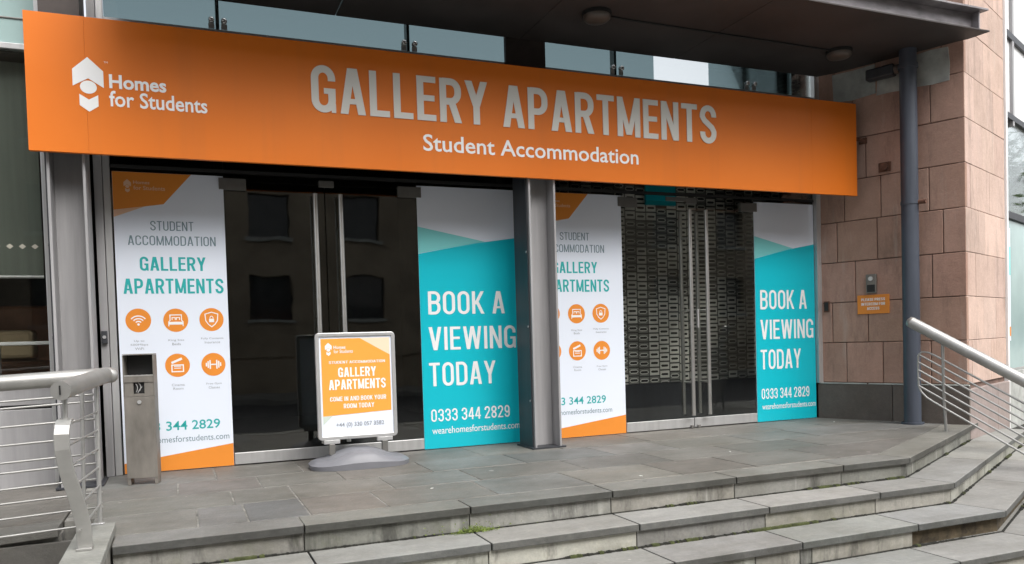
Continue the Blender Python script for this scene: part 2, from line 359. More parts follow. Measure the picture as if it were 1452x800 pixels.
def stroke_text(mb, text, x0, x1, z0, z1, m, t=.16, track=.07, y=0., space=.24, depth=0., fit=True):
    """strokes laid in the XZ plane at y, fitted to the box x0..x1, z0..z1"""
    items = []; x = 0
    for ch in text:
        if ch == ' ': x += space; continue
        st, wd = glyph(ch, t); items.append((x, st)); x += wd+track
    W = x-track; H = z1-z0; sx = (x1-x0)/W; k = 0
    for ox, st in items:
        for s in st:
            k += 1; yy = y-.00012*(k % 4)
            polys = ribbon(s[1], t, s[2]) if s[0] == 'r' else [s[1]]
            if depth and s[0] == 'p': pass
            for p in polys:
                q = [(x0+(ox+a)*sx, z0+b*H) for a, b in p]
                ar = sum(q[i][0]*q[(i+1) % len(q)][1]-q[(i+1) % len(q)][0]*q[i][1] for i in range(len(q)))
                if ar < 0: q = q[::-1]
                n = len(q)
                vs = [(a, yy, b) for a, b in q]
                if depth:
                    vs += [(a, yy+depth, b) for a, b in q]
                    mb.add(vs, [tuple(range(n))]+[(i, n+i, n+(i+1) % n, (i+1) % n) for i in range(n)], m)
                else: mb.add(vs, [tuple(range(n))], m)
def font_text(mb, text, x0, x1, z0, z1, m, y=0., bold=0., depth=0.):
    cu = bpy.data.curves.new('text', 'FONT'); cu.body = text; cu.size = 1; cu.offset = bold; cu.resolution_u = 3
    o = bpy.data.objects.new('text', cu); COL.objects.link(o)
    bpy.context.view_layer.update()
    me = bpy.data.meshes.new_from_object(o.evaluated_get(bpy.context.evaluated_depsgraph_get()))
    xs = [v.co.x for v in me.vertices]; ys = [v.co.y for v in me.vertices]
    a, b, c, d = min(xs), max(xs), min(ys), max(ys)
    vs = [(x0+(v.co.x-a)/(b-a)*(x1-x0), y, z0+(v.co.y-c)/(d-c)*(z1-z0)) for v in me.vertices]
    mb.add(vs, [tuple(p.vertices) for p in me.polygons], m)
    bpy.data.objects.remove(o); bpy.data.curves.remove(cu); bpy.data.meshes.remove(me)
def flat(mb, pts, y, m):
    ar = sum(pts[i][0]*pts[(i+1) % len(pts)][1]-pts[(i+1) % len(pts)][0]*pts[i][1] for i in range(len(pts)))
    if ar < 0: pts = pts[::-1]
    mb.add([(a, y, b) for a, b in pts], [tuple(range(len(pts)))], m)
def line(mb, pts, t, y, m, closed=False):
    for q in ribbon(pts, t, closed): flat(mb, q, y, m)
def disc(mb, cx, cz, rx, rz, y, m, n=28): flat(mb, arc(cx, cz, rx, rz, 0, 360, n)[:-1], y, m)

def stroke_part(parent, name, *a, **k):
    b = MB(); stroke_text(b, *a, **k); return b.build(name, parent)
def font_part(parent, name, *a, **k):
    b = MB(); font_text(b, *a, **k); return b.build(name, parent)

# ================================================================== SETTING: ground, street, steps, landing, ramp
b = MB(); b.box(-400, 400, -400, 400, -.72, -.70, 'asphalt'); struct(b, 'ground')
b = MB(); b.box(-60, 60, -7.6, 14, -.70, -.56, 'paving'); struct(b, 'pavement')
b = MB(); b.box(-60, 60, -24, -17, -.70, -.57, 'paving'); struct(b, 'opposite_pavement')

SLATE = [(.150, .147, .136), (.165, .160, .147), (.138, .141, .138), (.172, .163, .147), (.150, .142, .130), (.158, .158, .151)]
TREAD = [(.265, .265, .252), (.245, .248, .242), (.285, .283, .268), (.255, .253, .24)]
RISER = [(.30, .30, .27), (.36, .355, .315), (.22, .22, .20), (.33, .32, .285), (.27, .27, .25)]
WX, WY = 6.22, 0.0                      # reveal wall starts here
WD = Vector((.383, -.924, 0)); PD = Vector((.924, .383, 0))
CORNER = Vector((6.76, -1.303, 0))
DD = Vector((.886, .464, 0)).normalized()   # direction of the splayed step ends
XL = -.335                               # left end of the steps, against the low wall
LEV = [  # z of tread, y of front edge, corner x, corner y
    (0.0, -2.383, 4.73, -2.415), (-.14, -2.665, 4.81, -2.70), (-.28, -2.985, 4.88, -3.01), (-.42, -3.31, 4.95, -3.335)]
def edge_pts(k, inset=0.):
    z, y, cx, cyy = LEV[k]
    far = Vector((cx, cyy, 0))+DD*4.6
    return [(XL, y+inset), (cx-inset*.25, cyy+inset), (far.x-inset*.5, far.y+inset*.85)]
JX = [XL, .548, 1.445, 2.337, 3.235, 4.12]
def step_pieces(mb, k, depth, zt, th, mat, pal, jl, gap=.004, splay=(1.15, 2.3, 3.45), only=None, var=.07):
    """slabs of given depth along the nosing of level k, butted with open joints"""
    z, y, cx, cyy = LEV[k]
    n2 = Vector((-DD.y, DD.x, 0))       # points back
    js = jl+[None]
    for i in range(len(jl)):
        x0 = jl[i]+gap; last = i == len(jl)-1
        ya = y+(cyy-y)*max(0, (x0-XL))/(cx-XL)
        if last:
            cb = Vector((cx, cyy, 0))+(Vector((0, 1, 0))*1.0+n2).normalized()*depth*1.03
            poly = [(x0, ya), (cx-gap, cyy), (cb.x-gap, cb.y), (x0, ya+depth)]
        else:
            x1 = jl[i+1]-gap; yb = y+(cyy-y)*(x1-XL)/(cx-XL)
            poly = [(x0, ya), (x1, yb), (x1, yb+depth), (x0, ya+depth)]
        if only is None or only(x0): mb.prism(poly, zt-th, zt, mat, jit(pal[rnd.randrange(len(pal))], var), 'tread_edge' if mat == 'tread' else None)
    c0 = Vector((cx, cyy, 0)); prev = 0
    for j, e in enumerate(splay):
        a = c0+DD*(prev+gap); q = c0+DD*(e-gap)
        cb = c0+(Vector((0, 1, 0))+n2).normalized()*depth*1.03
        aa = (cb+DD*gap) if j == 0 else a+n2*depth
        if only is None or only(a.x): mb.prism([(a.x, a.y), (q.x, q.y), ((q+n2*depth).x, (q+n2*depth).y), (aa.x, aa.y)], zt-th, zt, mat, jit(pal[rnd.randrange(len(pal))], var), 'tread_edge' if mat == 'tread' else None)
        prev = e
# landing: nosing slabs, then random-length riven slabs behind, mortar bed below
b = MB()
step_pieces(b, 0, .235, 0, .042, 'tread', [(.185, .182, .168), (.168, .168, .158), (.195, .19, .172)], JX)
rows = [(-2.14, -1.62), (-1.615, -1.13), (-1.125, -.62), (-.615, .02)]
for ri, (ya, yb) in enumerate(rows):
    x = -.99 if ri > 0 else XL-.3; x += rnd.uniform(-.1, .2)
    edges = {0: [XL-.14, .05, .30, .62, 1.05, 1.72, 2.35, 3.02, 3.62, 4.35, 4.85], 1: [-.55, .26, .62, 1.22, 1.80, 2.60, 3.3, 4.0, 4.75, 5.4],
             2: [-.62, -.05, .46, 1.0, 1.62, 2.35, 3.1, 3.7, 4.5, 5.15, 5.95], 3: [-.58, .2, .8, 1.45, 2.2, 2.9, 3.75, 4.4, 5.2, 5.75, 6.05]}[ri]
    for i in range(len(edges)-1):
        x0, x1 = edges[i]+.005, edges[i+1]-.005
        c = jit(SLATE[rnd.randrange(len(SLATE))], .10)
        if i == len(edges)-2:            # last slab runs on to the splayed band / wall
            xa = 4.80+(ya+2.14)*.8 if ri == 0 else 5.3
            poly = {0: [(x0, ya), (4.738, ya), (5.73, yb), (x0, yb)], 1: [(x0, ya), (5.74, ya), (6.66, yb), (x0, yb)],
                    2: [(x0, ya), (6.70, ya), (6.50, yb), (x0, yb)], 3: [(x0, ya), (6.50, ya), (6.24, yb), (x0, yb)]}[ri]
            b.prism(poly, -.05, -.001, 'slab', c)
        else: b.box(x0, x1, ya+.003, yb-.003, -.05, rnd.uniform(-.0025, 0), 'slab', c)
struct(b, 'paving', bevel=.004)
b = MB()
ep = edge_pts(0, .03)
b.prism([(-.62, -1.6), (XL, -1.62), (XL, ep[0][1]+.02)]+[ep[1], ep[2], (9.1, .1), (-.62, .05)], -.6, -.005, 'mortar'); struct(b, 'paving_bed')
for k in (1, 2, 3):
    b = MB(); z = LEV[k][0]
    jl = {1: [XL, .565, 1.456, 2.344, 3.25, 4.14], 2: [XL, .6, 1.5, 2.36, 3.214, 4.11], 3: [XL, .5, 1.4, 2.3, 3.2, 4.05]}[k]
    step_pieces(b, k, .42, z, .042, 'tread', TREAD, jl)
    struct(b, 'steps', bevel=.005)
for k in (0, 1, 2, 3):                   # risers under each nosing
    b = MB(); z = LEV[k][0]; sv = LEV[k]; LEV[k] = (sv[0], sv[1]+.024, sv[2]-.01, sv[3]+.024)
    miss = (lambda x: x < 3.95) if k == 2 else None
    step_pieces(b, k, .03, z-.043, .094, 'riser', RISER, JX if k != 2 else [XL, .6, 1.1, 1.5, 2.36, 2.9, 3.214, 3.3, 4.085], .003, only=miss, var=.18)
    struct(b, 'step_risers', bevel=.003)
    b = MB(); LEV[k] = (sv[0], sv[1]+.05, sv[2]-.02, sv[3]+.05); e = edge_pts(k)
    b.prism([e[0], e[1], e[2], (9.3, .1), (XL, .0)], z-.5, z-.05, 'dirt' if k == 2 else 'grime'); struct(b, 'step_core')
    LEV[k] = sv
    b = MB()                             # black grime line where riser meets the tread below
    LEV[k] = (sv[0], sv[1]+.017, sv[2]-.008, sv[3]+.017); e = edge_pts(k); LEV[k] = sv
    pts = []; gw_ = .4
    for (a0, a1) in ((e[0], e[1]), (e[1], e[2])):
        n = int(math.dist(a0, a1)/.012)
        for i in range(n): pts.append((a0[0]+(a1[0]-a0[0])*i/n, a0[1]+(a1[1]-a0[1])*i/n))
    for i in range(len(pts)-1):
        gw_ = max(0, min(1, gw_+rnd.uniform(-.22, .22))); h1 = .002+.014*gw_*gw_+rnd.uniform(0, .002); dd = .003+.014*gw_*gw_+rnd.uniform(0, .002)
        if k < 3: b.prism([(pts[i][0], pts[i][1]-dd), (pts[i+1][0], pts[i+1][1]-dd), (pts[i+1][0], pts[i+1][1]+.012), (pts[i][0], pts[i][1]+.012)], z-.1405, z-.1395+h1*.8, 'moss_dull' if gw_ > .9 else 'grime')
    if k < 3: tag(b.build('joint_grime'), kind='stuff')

# ramp on the left with its side wall
def ramp_z(x): return .04*(x+.62)
b = MB()
xs = [-.625, -1.4, -2.3, -3.2, -4.1, -5.2, -6.5, -9]
for i in range(len(xs)-1):
    for (ya, yb) in ((-1.78, -1.56), (-1.55, -.85), (-.84, -.06)):
        x1, x0 = xs[i]-.004, xs[i+1]+.004
        z1, z0 = ramp_z(x1), ramp_z(x0); c = jit(SLATE[rnd.randrange(6)], .1)
        yy = ya+.003
        vs = [(x0, yy, z0-.05), (x1, yy, z1-.05), (x1, yb, z1-.05), (x0, yb, z0-.05), (x0, yy, z0), (x1, yy, z1), (x1, yb, z1), (x0, yb, z0)]
        b.add(vs, [(3, 2, 1, 0), (4, 5, 6, 7), (0, 1, 5, 4), (1, 2, 6, 5), (2, 3, 7, 6), (3, 0, 4, 7)], 'slab', c)
struct(b, 'ramp', bevel=.004)
b = MB(); z0, z1 = ramp_z(-9), ramp_z(-.62)
vs = [(-9, -1.74, -.6), (-.62, -1.74, -.6), (-.62, -.05, -.6), (-9, -.05, -.6), (-9, -1.74, z0-.045), (-.62, -1.74, z1-.045), (-.62, -.05, z1-.045), (-9, -.05, z0-.045)]
b.add(vs, [(3, 2, 1, 0), (4, 5, 6, 7), (0, 1, 5, 4), (1, 2, 6, 5), (2, 3, 7, 6), (3, 0, 4, 7)], 'mortar', (1, 1, 1))
struct(b, 'ramp_bed')
rw = thing('ramp_side_wall', 'low dark slab wall carrying the ramp edge on the far left', 'low wall')
b = MB(); x = -.5
while x > -8:
    b.box(x-.62, x-.006, -1.768, -1.742, -.56, ramp_z(x-.62)-.058, 'plinth', jit((.13, .125, .115), .15)); x -= .62
b.build('slab_face', rw, bevel=.004)

# ================================================================== BUILDING FRONT
bd = thing('entrance_building', 'dark glazed entrance front with grey steel columns and double doors behind the orange sign', 'building')
def column(x0, x1, yf, yb, yw, ztop):
    b = MB(); t = .018
    b.box(x0, x0+t, yf, yb, .0, ztop, 'column'); b.box(x1-t, x1, yf, yb, .0, ztop, 'column')
    b.box(x0+t, x1-t, yw, yw+.014, .0, ztop, 'column')
    o = b.build('steel_column', bd, bevel=.003)
    b = MB(); b.box(x0-.012, x0-.002, yf+.03, yb, .006, ztop, 'column_dark'); b.build('dark_flange_face', o)  # thin dark sheet laid over the flange's outer side
    b = MB(); b.box(x0-.03, x1+.03, yf-.02, yb+.02, -.001, .012, 'column_dark'); b.build('base_plate', o)
    for k_ in range(5): b = MB(); b.tube([(x0-.001, yf+.05, .4+.62*k_), (x0-.018, yf+.05, .4+.62*k_)], .010, 'column', 8); b.build('bolt', o)
    return o
column(2.70, 2.945, -.50, -.20, -.36, 3.13)
b = MB(); b.box(2.72, 3.10, -.06, -.02, 3.135, 6.4, 'brown_panel'); b.build('dark_upper_box', bd)  # dark box put in place of the column's upper part
column(-.775, -.545, -.46, -.14, -.27, 3.13)
b = MB(); b.box(-.79, -.545, -.40, -.05, 3.135, 6.4, 'brown_panel'); b.build('dark_upper_box', bd)  # this column's top is likewise replaced by a dark box
# frames at the facade plane
b = MB(); b.box(-.855, -.80, -.10, .0, 0.0, 6.4, 'alu'); b.build('window_frame', bd, bevel=.004)
b = MB(); b.box(-.532, -.478, -.05, .03, 0.0, 6.4, 'column'); b.box(-.474, -.428, -.03, .03, 0.0, 6.4, 'alu'); b.build('door_frame', bd, bevel=.003)
b = MB(); b.box(6.185, 6.245, -.05, .03, .37, 6.4, 'alu'); b.build('door_frame', bd, bevel=.003)
b = MB(); b.box(-.428, 6.185, -.012, .03, 2.262, 2.285, 'black'); b.box(-.428, 6.185, -.02, .03, 3.325, 3.345, 'alu'); b.build('transom', bd)
# fixed panes
def pane(x0, x1, z0, z1, m='glass', y0=0.0, th=.012, nm='glass_pane'):
    b = MB(); b.box(x0+.003, x1-.003, y0, y0+th, z0, z1, m); return b.build(nm, bd)
for x0, x1 in ((-.428, .355), (1.89, 2.86), (2.86, 3.868), (5.405, 6.185)): pane(x0, x1, .0, 2.26)
for x0, x1 in ((-.428, .355), (.355, 1.89), (1.89, 2.86), (2.86, 3.868), (3.868, 5.405), (5.405, 6.185)):
    pane(x0, x1, 2.287, 3.323, 'clear_glass' if x0 > 3 else 'glass')
JU = [-.428, .36, 1.866, 3.856, 4.27, 4.90, 5.395, 5.93, 6.185]
for i in range(len(JU)-1):
    pane(JU[i], JU[i+1], 3.347, 6.4, 'clear_glass' if i in (4, 7) else 'upper_glass', nm='upper_pane')
for x in (.36, 1.866, 3.856, 5.395):
    b = MB(); b.box(x-.012, x+.012, .013, .09, 3.35, 6.4, 'fitting'); b.build('glazing_fin', bd)
for x in (.36, 1.866, 3.856, 5.395):
    for s in (-.046, .046):
        b = MB(); b.tube([(x+s, -.047, 3.412), (x+s, -.043, 3.412), (x+s, -.033, 3.412), (x+s, .0, 3.412)], .022, 'bolt', 18, rs=[.006, .015, .022, .022]); b.box(x+s-.022, x+s+.022, -.014, -.002, 3.352, 3.392, 'alu')
        b.build('glazing_bolt', bd, bevel=.002)
def door_pair(x0, x1, hx, gm='glass'):
    xm = (x0+x1)/2
    for s, (a, c, hxx) in enumerate(((x0, xm, hx[0]), (xm, x1, hx[1]))):
        b = MB(); b.box(a+.004, c-.004, .0, .012, .10, 2.20, gm); d = b.build('door', bd)
        b = MB(); b.box(a+.004, c-.004, -.012, .024, .008, .098, 'alu'); b.build('bottom_rail', d, bevel=.003)
        b = MB(); e = a if s == 0 else c; u = 1 if s == 0 else -1
        xa, xb = sorted((e-u*.035, e+u*.165)); b.box(xa, xb, -.02, .032, 2.135, 2.22, 'fitting')
        xa, xb = sorted((e+u*.02, e+u*.165)); b.box(xa, xb, -.024, -.021, 2.128, 2.168, 'fitting'); b.build('patch_fitting', d, bevel=.003)
        b = MB()
        for yy in (-.075, .085): b.tube([(hxx, yy, .13), (hxx, yy, 2.12)], .019, 'steel', 16)
        for zz in (.45, 1.15, 1.85): b.tube([(hxx, -.075, zz), (hxx, .085, zz)], .009, 'steel', 10)
        b.build('handle', d)
    b = MB(); b.box(xm-.045, xm+.075, -.02, .03, 2.185, 2.235, 'fitting'); b.build('door_lock', bd, bevel=.003)
    for q_ in (xm-.05, xm+.03):
        b = MB(); b.box(q_, q_+.03, -.03, .03, .0, .03, 'fitting'); b.build('floor_pivot', bd, bevel=.003)
door_pair(.355, 1.89, (1.035, 1.235))
door_pair(3.868, 5.405, (4.585, 4.775), 'clear_glass')
b = MB(); b.box(4.685, 4.705, -.03, -.005, .98, 1.16, 'alu'); b.build('door_lock', bd, bevel=.003)
b = MB(); b.box(4.36, 4.72, -.018, -.004, 2.205, 2.245, 'fitting'); b.build('patch_fitting', bd, bevel=.002)
# left window
pane(-7, -.857, .75, 3.03, 'clear_glass', -.055, nm='window_pane'); 
b = MB(); b.box(-7, -.857, -.05, -.04, 3.075, 6.4, 'pale_glass'); b.build('upper_pane', bd)
b = MB(); b.box(-7, -.857, -.075, -.02, 3.032, 3.072, 'alu'); b.box(-7, -.857, -.09, -.02, .71, .748, 'alu'); b.box(-7, -.857, -.058, -.042, 3.245, 3.257, 'fitting'); b.build('window_bar', bd, bevel=.003)
b = MB(); b.box(-7, -.857, -.06, -.02, .555, .706, 'column'); b.box(-7, -.857, -.06, -.02, -.2, .525, 'column'); b.box(-7, -.857, -.03, -.02, .525, .555, 'black'); b.build('wall_panel', bd, bevel=.004)
for i in range(12):
    b = MB(); x = -.918-.0765*i; flat(b, [(x-.022, 1.668), (x, 1.650), (x+.022, 1.668), (x, 1.686)], -.0575, 'frost'); b.build('diamond_marking', bd)
# interior shell
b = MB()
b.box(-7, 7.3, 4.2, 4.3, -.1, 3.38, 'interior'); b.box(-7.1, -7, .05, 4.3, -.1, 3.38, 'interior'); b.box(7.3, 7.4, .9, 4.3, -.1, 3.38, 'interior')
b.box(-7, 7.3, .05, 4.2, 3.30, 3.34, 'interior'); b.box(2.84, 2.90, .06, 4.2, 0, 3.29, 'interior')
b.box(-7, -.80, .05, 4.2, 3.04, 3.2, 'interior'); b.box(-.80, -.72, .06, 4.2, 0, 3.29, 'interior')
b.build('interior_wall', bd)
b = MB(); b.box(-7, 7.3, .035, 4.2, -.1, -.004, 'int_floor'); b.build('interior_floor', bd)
b = MB(); b.box(2.92, 6.30, .62, .72, .42, 3.29, 'pattern'); b.box(6.36, 7.29, .6, .7, 3.345, 4.9, 'pattern'); b.build('block_screen', bd)
b = MB(); b.box(2.92, 6.28, .60, .72, 0, .415, 'column_dark'); b.build('screen_base', bd)

# things seen through the glass
o = thing('roller_blind', 'grey green blind hanging inside the left window', 'blind', (-1.3, .12, 0))
b = MB(); b.box(-3, .405, 0, .006, 1.475, 3.0, 'blind'); b.build('fabric', o)
b = MB(); b.tube([(-3, .003, 1.47), (.405, .003, 1.47)], .012, 'alu', 8); b.build('bottom_bar', o)
o = thing('reception_sofa', 'brown sofa with beige cushion seen inside the left window', 'sofa', (-1.35, .55, 0))
b = MB(); b.box(-.6, .48, .25, .42, .3, 1.30, 'wood'); b.build('backrest', o, bevel=.03)
b = MB(); b.box(-.1, .3, .02, .24, .88, 1.10, 'beige'); b.build('cushion', o, bevel=.03)
b = MB(); b.box(-.6, .48, -.05, .24, .3, .86, 'wood'); b.build('seat', o, bevel=.03)
o = thing('side_table', 'white topped table inside the left window in front of the sofa', 'table', (-1.15, .28, 0))
b = MB(); b.box(-.12, .33, -.12, .14, .98, 1.005, 'white_paint'); b.build('tabletop', o, bevel=.004)
for x, y in ((-.1, -.1), (.31, -.1), (.31, .12), (-.1, .12)):
    b = MB(); b.tube([(x, y, 0), (x, y, .98)], .014, 'alu', 10); b.build('leg', o)
b = MB(); b.box(4.50, 4.86, .55, .58, 2.27, 2.48, 'teal'); tag(b.build('hanging_board'), 'dark teal board hung on the block screen above the right doors', 'board')

# ================================================================== CANOPY
ca = thing('entrance_canopy', 'flat dark canopy with grey steel channel edge over the entrance', 'canopy')
def wallpt(s, off=0.): 
    n = Vector((-.924, -.383, 0)); q = Vector((WX, WY, 0))+WD*s+n*off; return (q.x, q.y)
ZC = 3.54; YF = -1.53
cpoly = [(-.35, YF), (6.80, YF), (6.775, -1.335), wallpt(1.405, .012), wallpt(.25, .012), (6.2, -.075), (-.35, -.075)]
b = MB()
for xa, xb in ((-.35, 1.245), (1.25, 2.845), (2.85, 4.445)): b.box(xa, xb, YF, -.075, ZC, ZC+.014, 'canopy')
b.prism([(4.45, YF)]+cpoly[1:-1]+[(4.45, -.075)], ZC, ZC+.014, 'canopy'); b.build('soffit', ca, bevel=.003)
b = MB(); b.tube([(3.22, -.79, ZC-.012), (3.5, -.76, ZC-.010), (4.6, -.75, ZC-.011), (5.83, -.74, ZC-.012)], .008, 'black', 8); b.build('cable', ca)
b = MB(); b.box(-.35, 6.72, YF+.10, YF+.115, ZC+.016, ZC+.185, 'canopy_edge'); b.box(6.70, 6.715, YF+.03, YF+.10, ZC+.016, ZC+.185, 'canopy_edge'); b.build('channel_web', ca)
b = MB(); b.prism([(-.35, YF), (6.79, YF), (6.765, -1.34), wallpt(1.405, .014), wallpt(.25, .014), (6.2, -.075), (-.35, -.075)], ZC+.187, ZC+.205, 'canopy_edge'); b.build('top_plate', ca, bevel=.003)
def bulkhead(x, y, label):
    o = thing('bulkhead_light', label, 'light fitting', (x, y, ZC), group='unlit lights under the canopy')
    b = MB(); b.tube([(0, 0, -.002), (0, 0, -.03)], .12, 'black', 24); b.build('housing', o, bevel=.003)
    b = MB(); rs = [.112, .11, .095, .06, .01]; zs = [-.03, -.05, -.066, -.075, -.078]
    b.tube([(0, 0, z) for z in zs], 0, 'lamp', 24, rs=rs); b.build('diffuser', o)
bulkhead(3.22, -.79, 'unlit round light under the canopy above the orange sign centre')
bulkhead(5.83, -.74, 'unlit round light under the canopy near the stone wall')

# ================================================================== STONE REVEAL AND PIER
pw = thing('stone_pier', 'pink sandstone block wall and corner pier right of the doors', 'stone wall')
PINK = [(.40, .248, .195), (.42, .262, .205), (.38, .24, .185), (.405, .258, .205), (.385, .246, .195)]
def ashlar(mb, origin, d, length, nrm, z0, z1, ch, joints, pal, mat, thick=.06, gap=.007, clip=None):
    z = z0; k = 0
    while z < z1:
        js = joints[k % len(joints)]
        xs = [0]+[j for j in js if 0 < j < length]+[length]
        for i in range(len(xs)-1):
            a = origin+d*(xs[i]+(gap/2 if i else 0)); c = origin+d*(xs[i+1]-(gap/2 if i < len(xs)-2 else 0))
            e = nrm*rnd.uniform(-.002, .002)
            a = a+e; c = c+e
            mb.prism([(a.x, a.y), (c.x, c.y), ((c-nrm*thick).x, (c-nrm*thick).y), ((a-nrm*thick).x, (a-nrm*thick).y)], z+gap/2, min(z+ch, z1)-gap/2, mat, jit(pal[rnd.randrange(len(pal))], .085))
        z += ch; k += 1
NW = Vector((-.924, -.383, 0)); NP = Vector((.383, -.924, 0))
O0 = Vector((WX, WY, 0)); LW = (CORNER-O0).length
b = MB()
ashlar(b, O0+Vector((0, .0, 0)), WD, LW, NW, .375, 6.6, .412, [[.30, .66, 1.10], [.16, .52, .95], [.40, 1.12], [.22, .62, .9, 1.22]], PINK, 'sandstone')
b.build('reveal_blocks', pw, bevel=.006)
b = MB()
PINK_LIT = [(.56, .41, .35), (.58, .425, .36), (.55, .405, .345), (.57, .415, .35)]  # same sandstone; the brighter light on the pier face is put into these tones
ashlar(b, CORNER+PD*.004, PD, 1.36, NP, .375, 6.6, .412, [[.16, .8], [.55, 1.0], [.30, .95], [.62]], PINK_LIT, 'sandstone', gap=.004)
b.build('pier_blocks', pw, bevel=.004)
b = MB(); q = O0-NW*.02; c = CORNER+(-NW-NP)*.02; e = CORNER+PD*1.36-NP*.02
b.prism([(q.x, q.y), (c.x, c.y), (e.x, e.y), (8.3, .6), (6.6, .6)], -.6, 6.6, 'dark_mortar'); b.build('wall_core', pw)
b = MB(); x = 0
for L in (.75, LW+.022-.75):
    a = O0+WD*(x+.002); c = O0+WD*(x+L-.002)
    p = [a+NW*.022, c+NW*.022, c-NW*.03, a-NW*.03]; b.prism([(v.x, v.y) for v in p], -.57, .36, 'plinth', jit((.115, .098, .085), .1)); x += L
b.build('dark_plinth', pw, bevel=.006)
b = MB(); x = -.0
for L in (.95, .45):
    a = CORNER+PD*(x+.003); c = CORNER+PD*(x+L-.003)
    p = [a+NP*.022, c+NP*.022, c-NP*.03, a-NP*.03]; b.prism([(v.x, v.y) for v in p], -.57, .33, 'plinth', jit((.33, .27, .25), .06)); x += L
b.build('lit_plinth', pw, bevel=.006)  # same base stone, painted paler for the light falling on this face
b = MB()
for s0, s1 in ((.02, .5), (.52, LW+.02)):
    a = O0+WD*s0+NW*.026; c = O0+WD*s1+NW*.026; p = [a, c, c-NW*.03, a-NW*.03]
    b.prism([(v.x, v.y) for v in p], .361, .373, 'cement')
b.build('plinth_ledge', pw, bevel=.003)
def patch(s0, s1, z0, z1, seed, nm='cement_patch', m='cement'):
    rr = random.Random(seed); pts = []
    for (a, z) in ((s0, z0), ((s0+s1)/2, z0), (s1, z0), (s1, (z0+z1)/2), (s1, z1), ((s0+s1)/2, z1), (s0, z1), (s0, (z0+z1)/2)):
        pts.append((a+rr.uniform(-.012, .012), z+rr.uniform(-.012, .012)))
    b = MB(); f = [O0+WD*a+NW*.008+Vector((0, 0, z)) for a, z in pts]; g = [v-NW*.012 for v in f]; n = len(f)
    b.add(f+g, [tuple(range(n)), tuple(range(2*n-1, n-1, -1))]+[(i, n+i, n+(i+1) % n, (i+1) % n) for i in range(n)], m); b.build(nm, pw)
patch(.98, 1.29, 3.21, 3.53, 1); patch(.20, .62, 3.24, 3.53, 2); patch(.64, .93, 3.22, 3.44, 3)
def on_wall(s, z, out=0.): 
    q = O0+WD*s+NW*out; return (q.x, q.y, z)
WROT = math.atan2(WD.y, WD.x)
# wall-mounted pieces: local x along the wall, local -y out of it
def wall_thing(name, label, cat, s, z, out=.003, group=None): return thing(name, label, cat, on_wall(s, z, out), WROT, group)
# in this local frame +x runs towards the street and -y points out of the wall
o = wall_thing('door_intercom', 'grey metal door intercom panel on the stone wall above the orange notice', 'intercom', .565, 1.36)
b = MB(); b.box(-.05, .05, -.03, 0, -.085, .105, 'bin_metal'); b.build('housing', o, bevel=.006)
b = MB(); b.box(-.038, .038, -.036, -.031, -.072, .0, 'black'); b.build('keypad', o, bevel=.002)
b = MB(); b.tube([(0, -.032, .06), (0, -.044, .06)], .022, 'steel', 16); b.build('lens', o)
o = wall_thing('orange_notice', 'small orange notice with white lettering below the intercom', 'notice', .575, 1.165)
b = MB(); b.box(-.155, .155, -.008, 0, -.095, .095, 'orange'); b.build('plate', o, bevel=.002)
b = MB()
stroke_text(b, 'PLEASE PRESS', -.115, .115, .035, .062, 'letter_white', .17, .10, -.0095)
stroke_text(b, 'INTERCOM FOR', -.115, .115, -.01, .018, 'letter_white', .17, .10, -.0095)
stroke_text(b, 'ACCESS', -.06, .06, -.055, -.027, 'letter_white', .17, .10, -.0095)
b.build('lettering', o)
o = wall_thing('wall_socket', 'small black slot plate on the stone wall beside the teal poster', 'wall plate', .105, 1.165)
b = MB(); b.box(-.03, .03, -.012, 0, -.055, .055, 'rust'); b.build('frame', o, bevel=.003); b = MB(); b.box(-.02, .02, -.015, -.0125, -.045, .045, 'black'); b.build('cover', o)
o = wall_thing('rusty_bracket', 'rusty brown iron lug on the stone wall right of the sign', 'bracket', .705, 2.51)
b = MB(); b.box(-.06, .06, -.012, 0, -.05, .045, 'rust'); b.build('plate', o, bevel=.01); b = MB(); b.tube([(0, -.012, 0), (.02, -.09, -.01)], .035, 'rust', 10); b.build('stub', o)
o = wall_thing('sign_fixing', 'dark bracket tying the orange sign end to the stone wall', 'bracket', .50, 2.80)
b = MB(); b.box(-.04, .04, -.01, 0, -.03, .03, 'rust'); b.build('plate', o, bevel=.004); b = MB(); b.tube([(0, -.01, 0), (-.005, -.14, 0)], .02, 'rust', 10); b.build('arm', o)
o = wall_thing('security_camera', 'dark camera housing on a bracket under the canopy beside the pipe', 'camera', .76, 3.40)
b = MB(); b.box(-.05, .05, -.06, 0, -.04, .08, 'black'); b.build('bracket', o, bevel=.006)
b = MB(); b.box(-.17, .09, -.17, -.062, -.06, .045, 'column_dark'); b.build('housing', o, bevel=.015)
b = MB(); b.tube([(.091, -.115, -.005), (.14, -.12, -.01)], .045, 'lamp', 18); b.build('lens', o)

dp = thing('downpipe', 'blue grey round downpipe standing against the pink stone wall', 'pipe', (6.45, -.965, 0))
b = MB(); b.tube([(0, 0, 0), (0, 0, 3.539)], .076, 'pipe', 32); b.build('pipe', dp)
b = MB(); b.tube([(0, 0, 3.36), (0, 0, 3.40)], .088, 'pipe', 32); b.build('collar', dp); b = MB(); b.tube([(0, 0, 0.001), (0, 0, .018)], .10, 'pipe', 32); b.build('collar', dp)
b = MB(); b.tube([(0, 0, 2.085), (0, 0, 2.115)], .081, 'pipe', 32); q = WD*.11; 
b.tube([(q.x*.6, q.y*.6, 2.10), (q.x*1.3, q.y*1.3, 2.10)], .022, 'rust', 10); q2 = -NW*.13; b.tube([(0, 0, 2.1), (q2.x, q2.y, 2.1)], .015, 'rust', 8); b.build('wall_clip', dp)

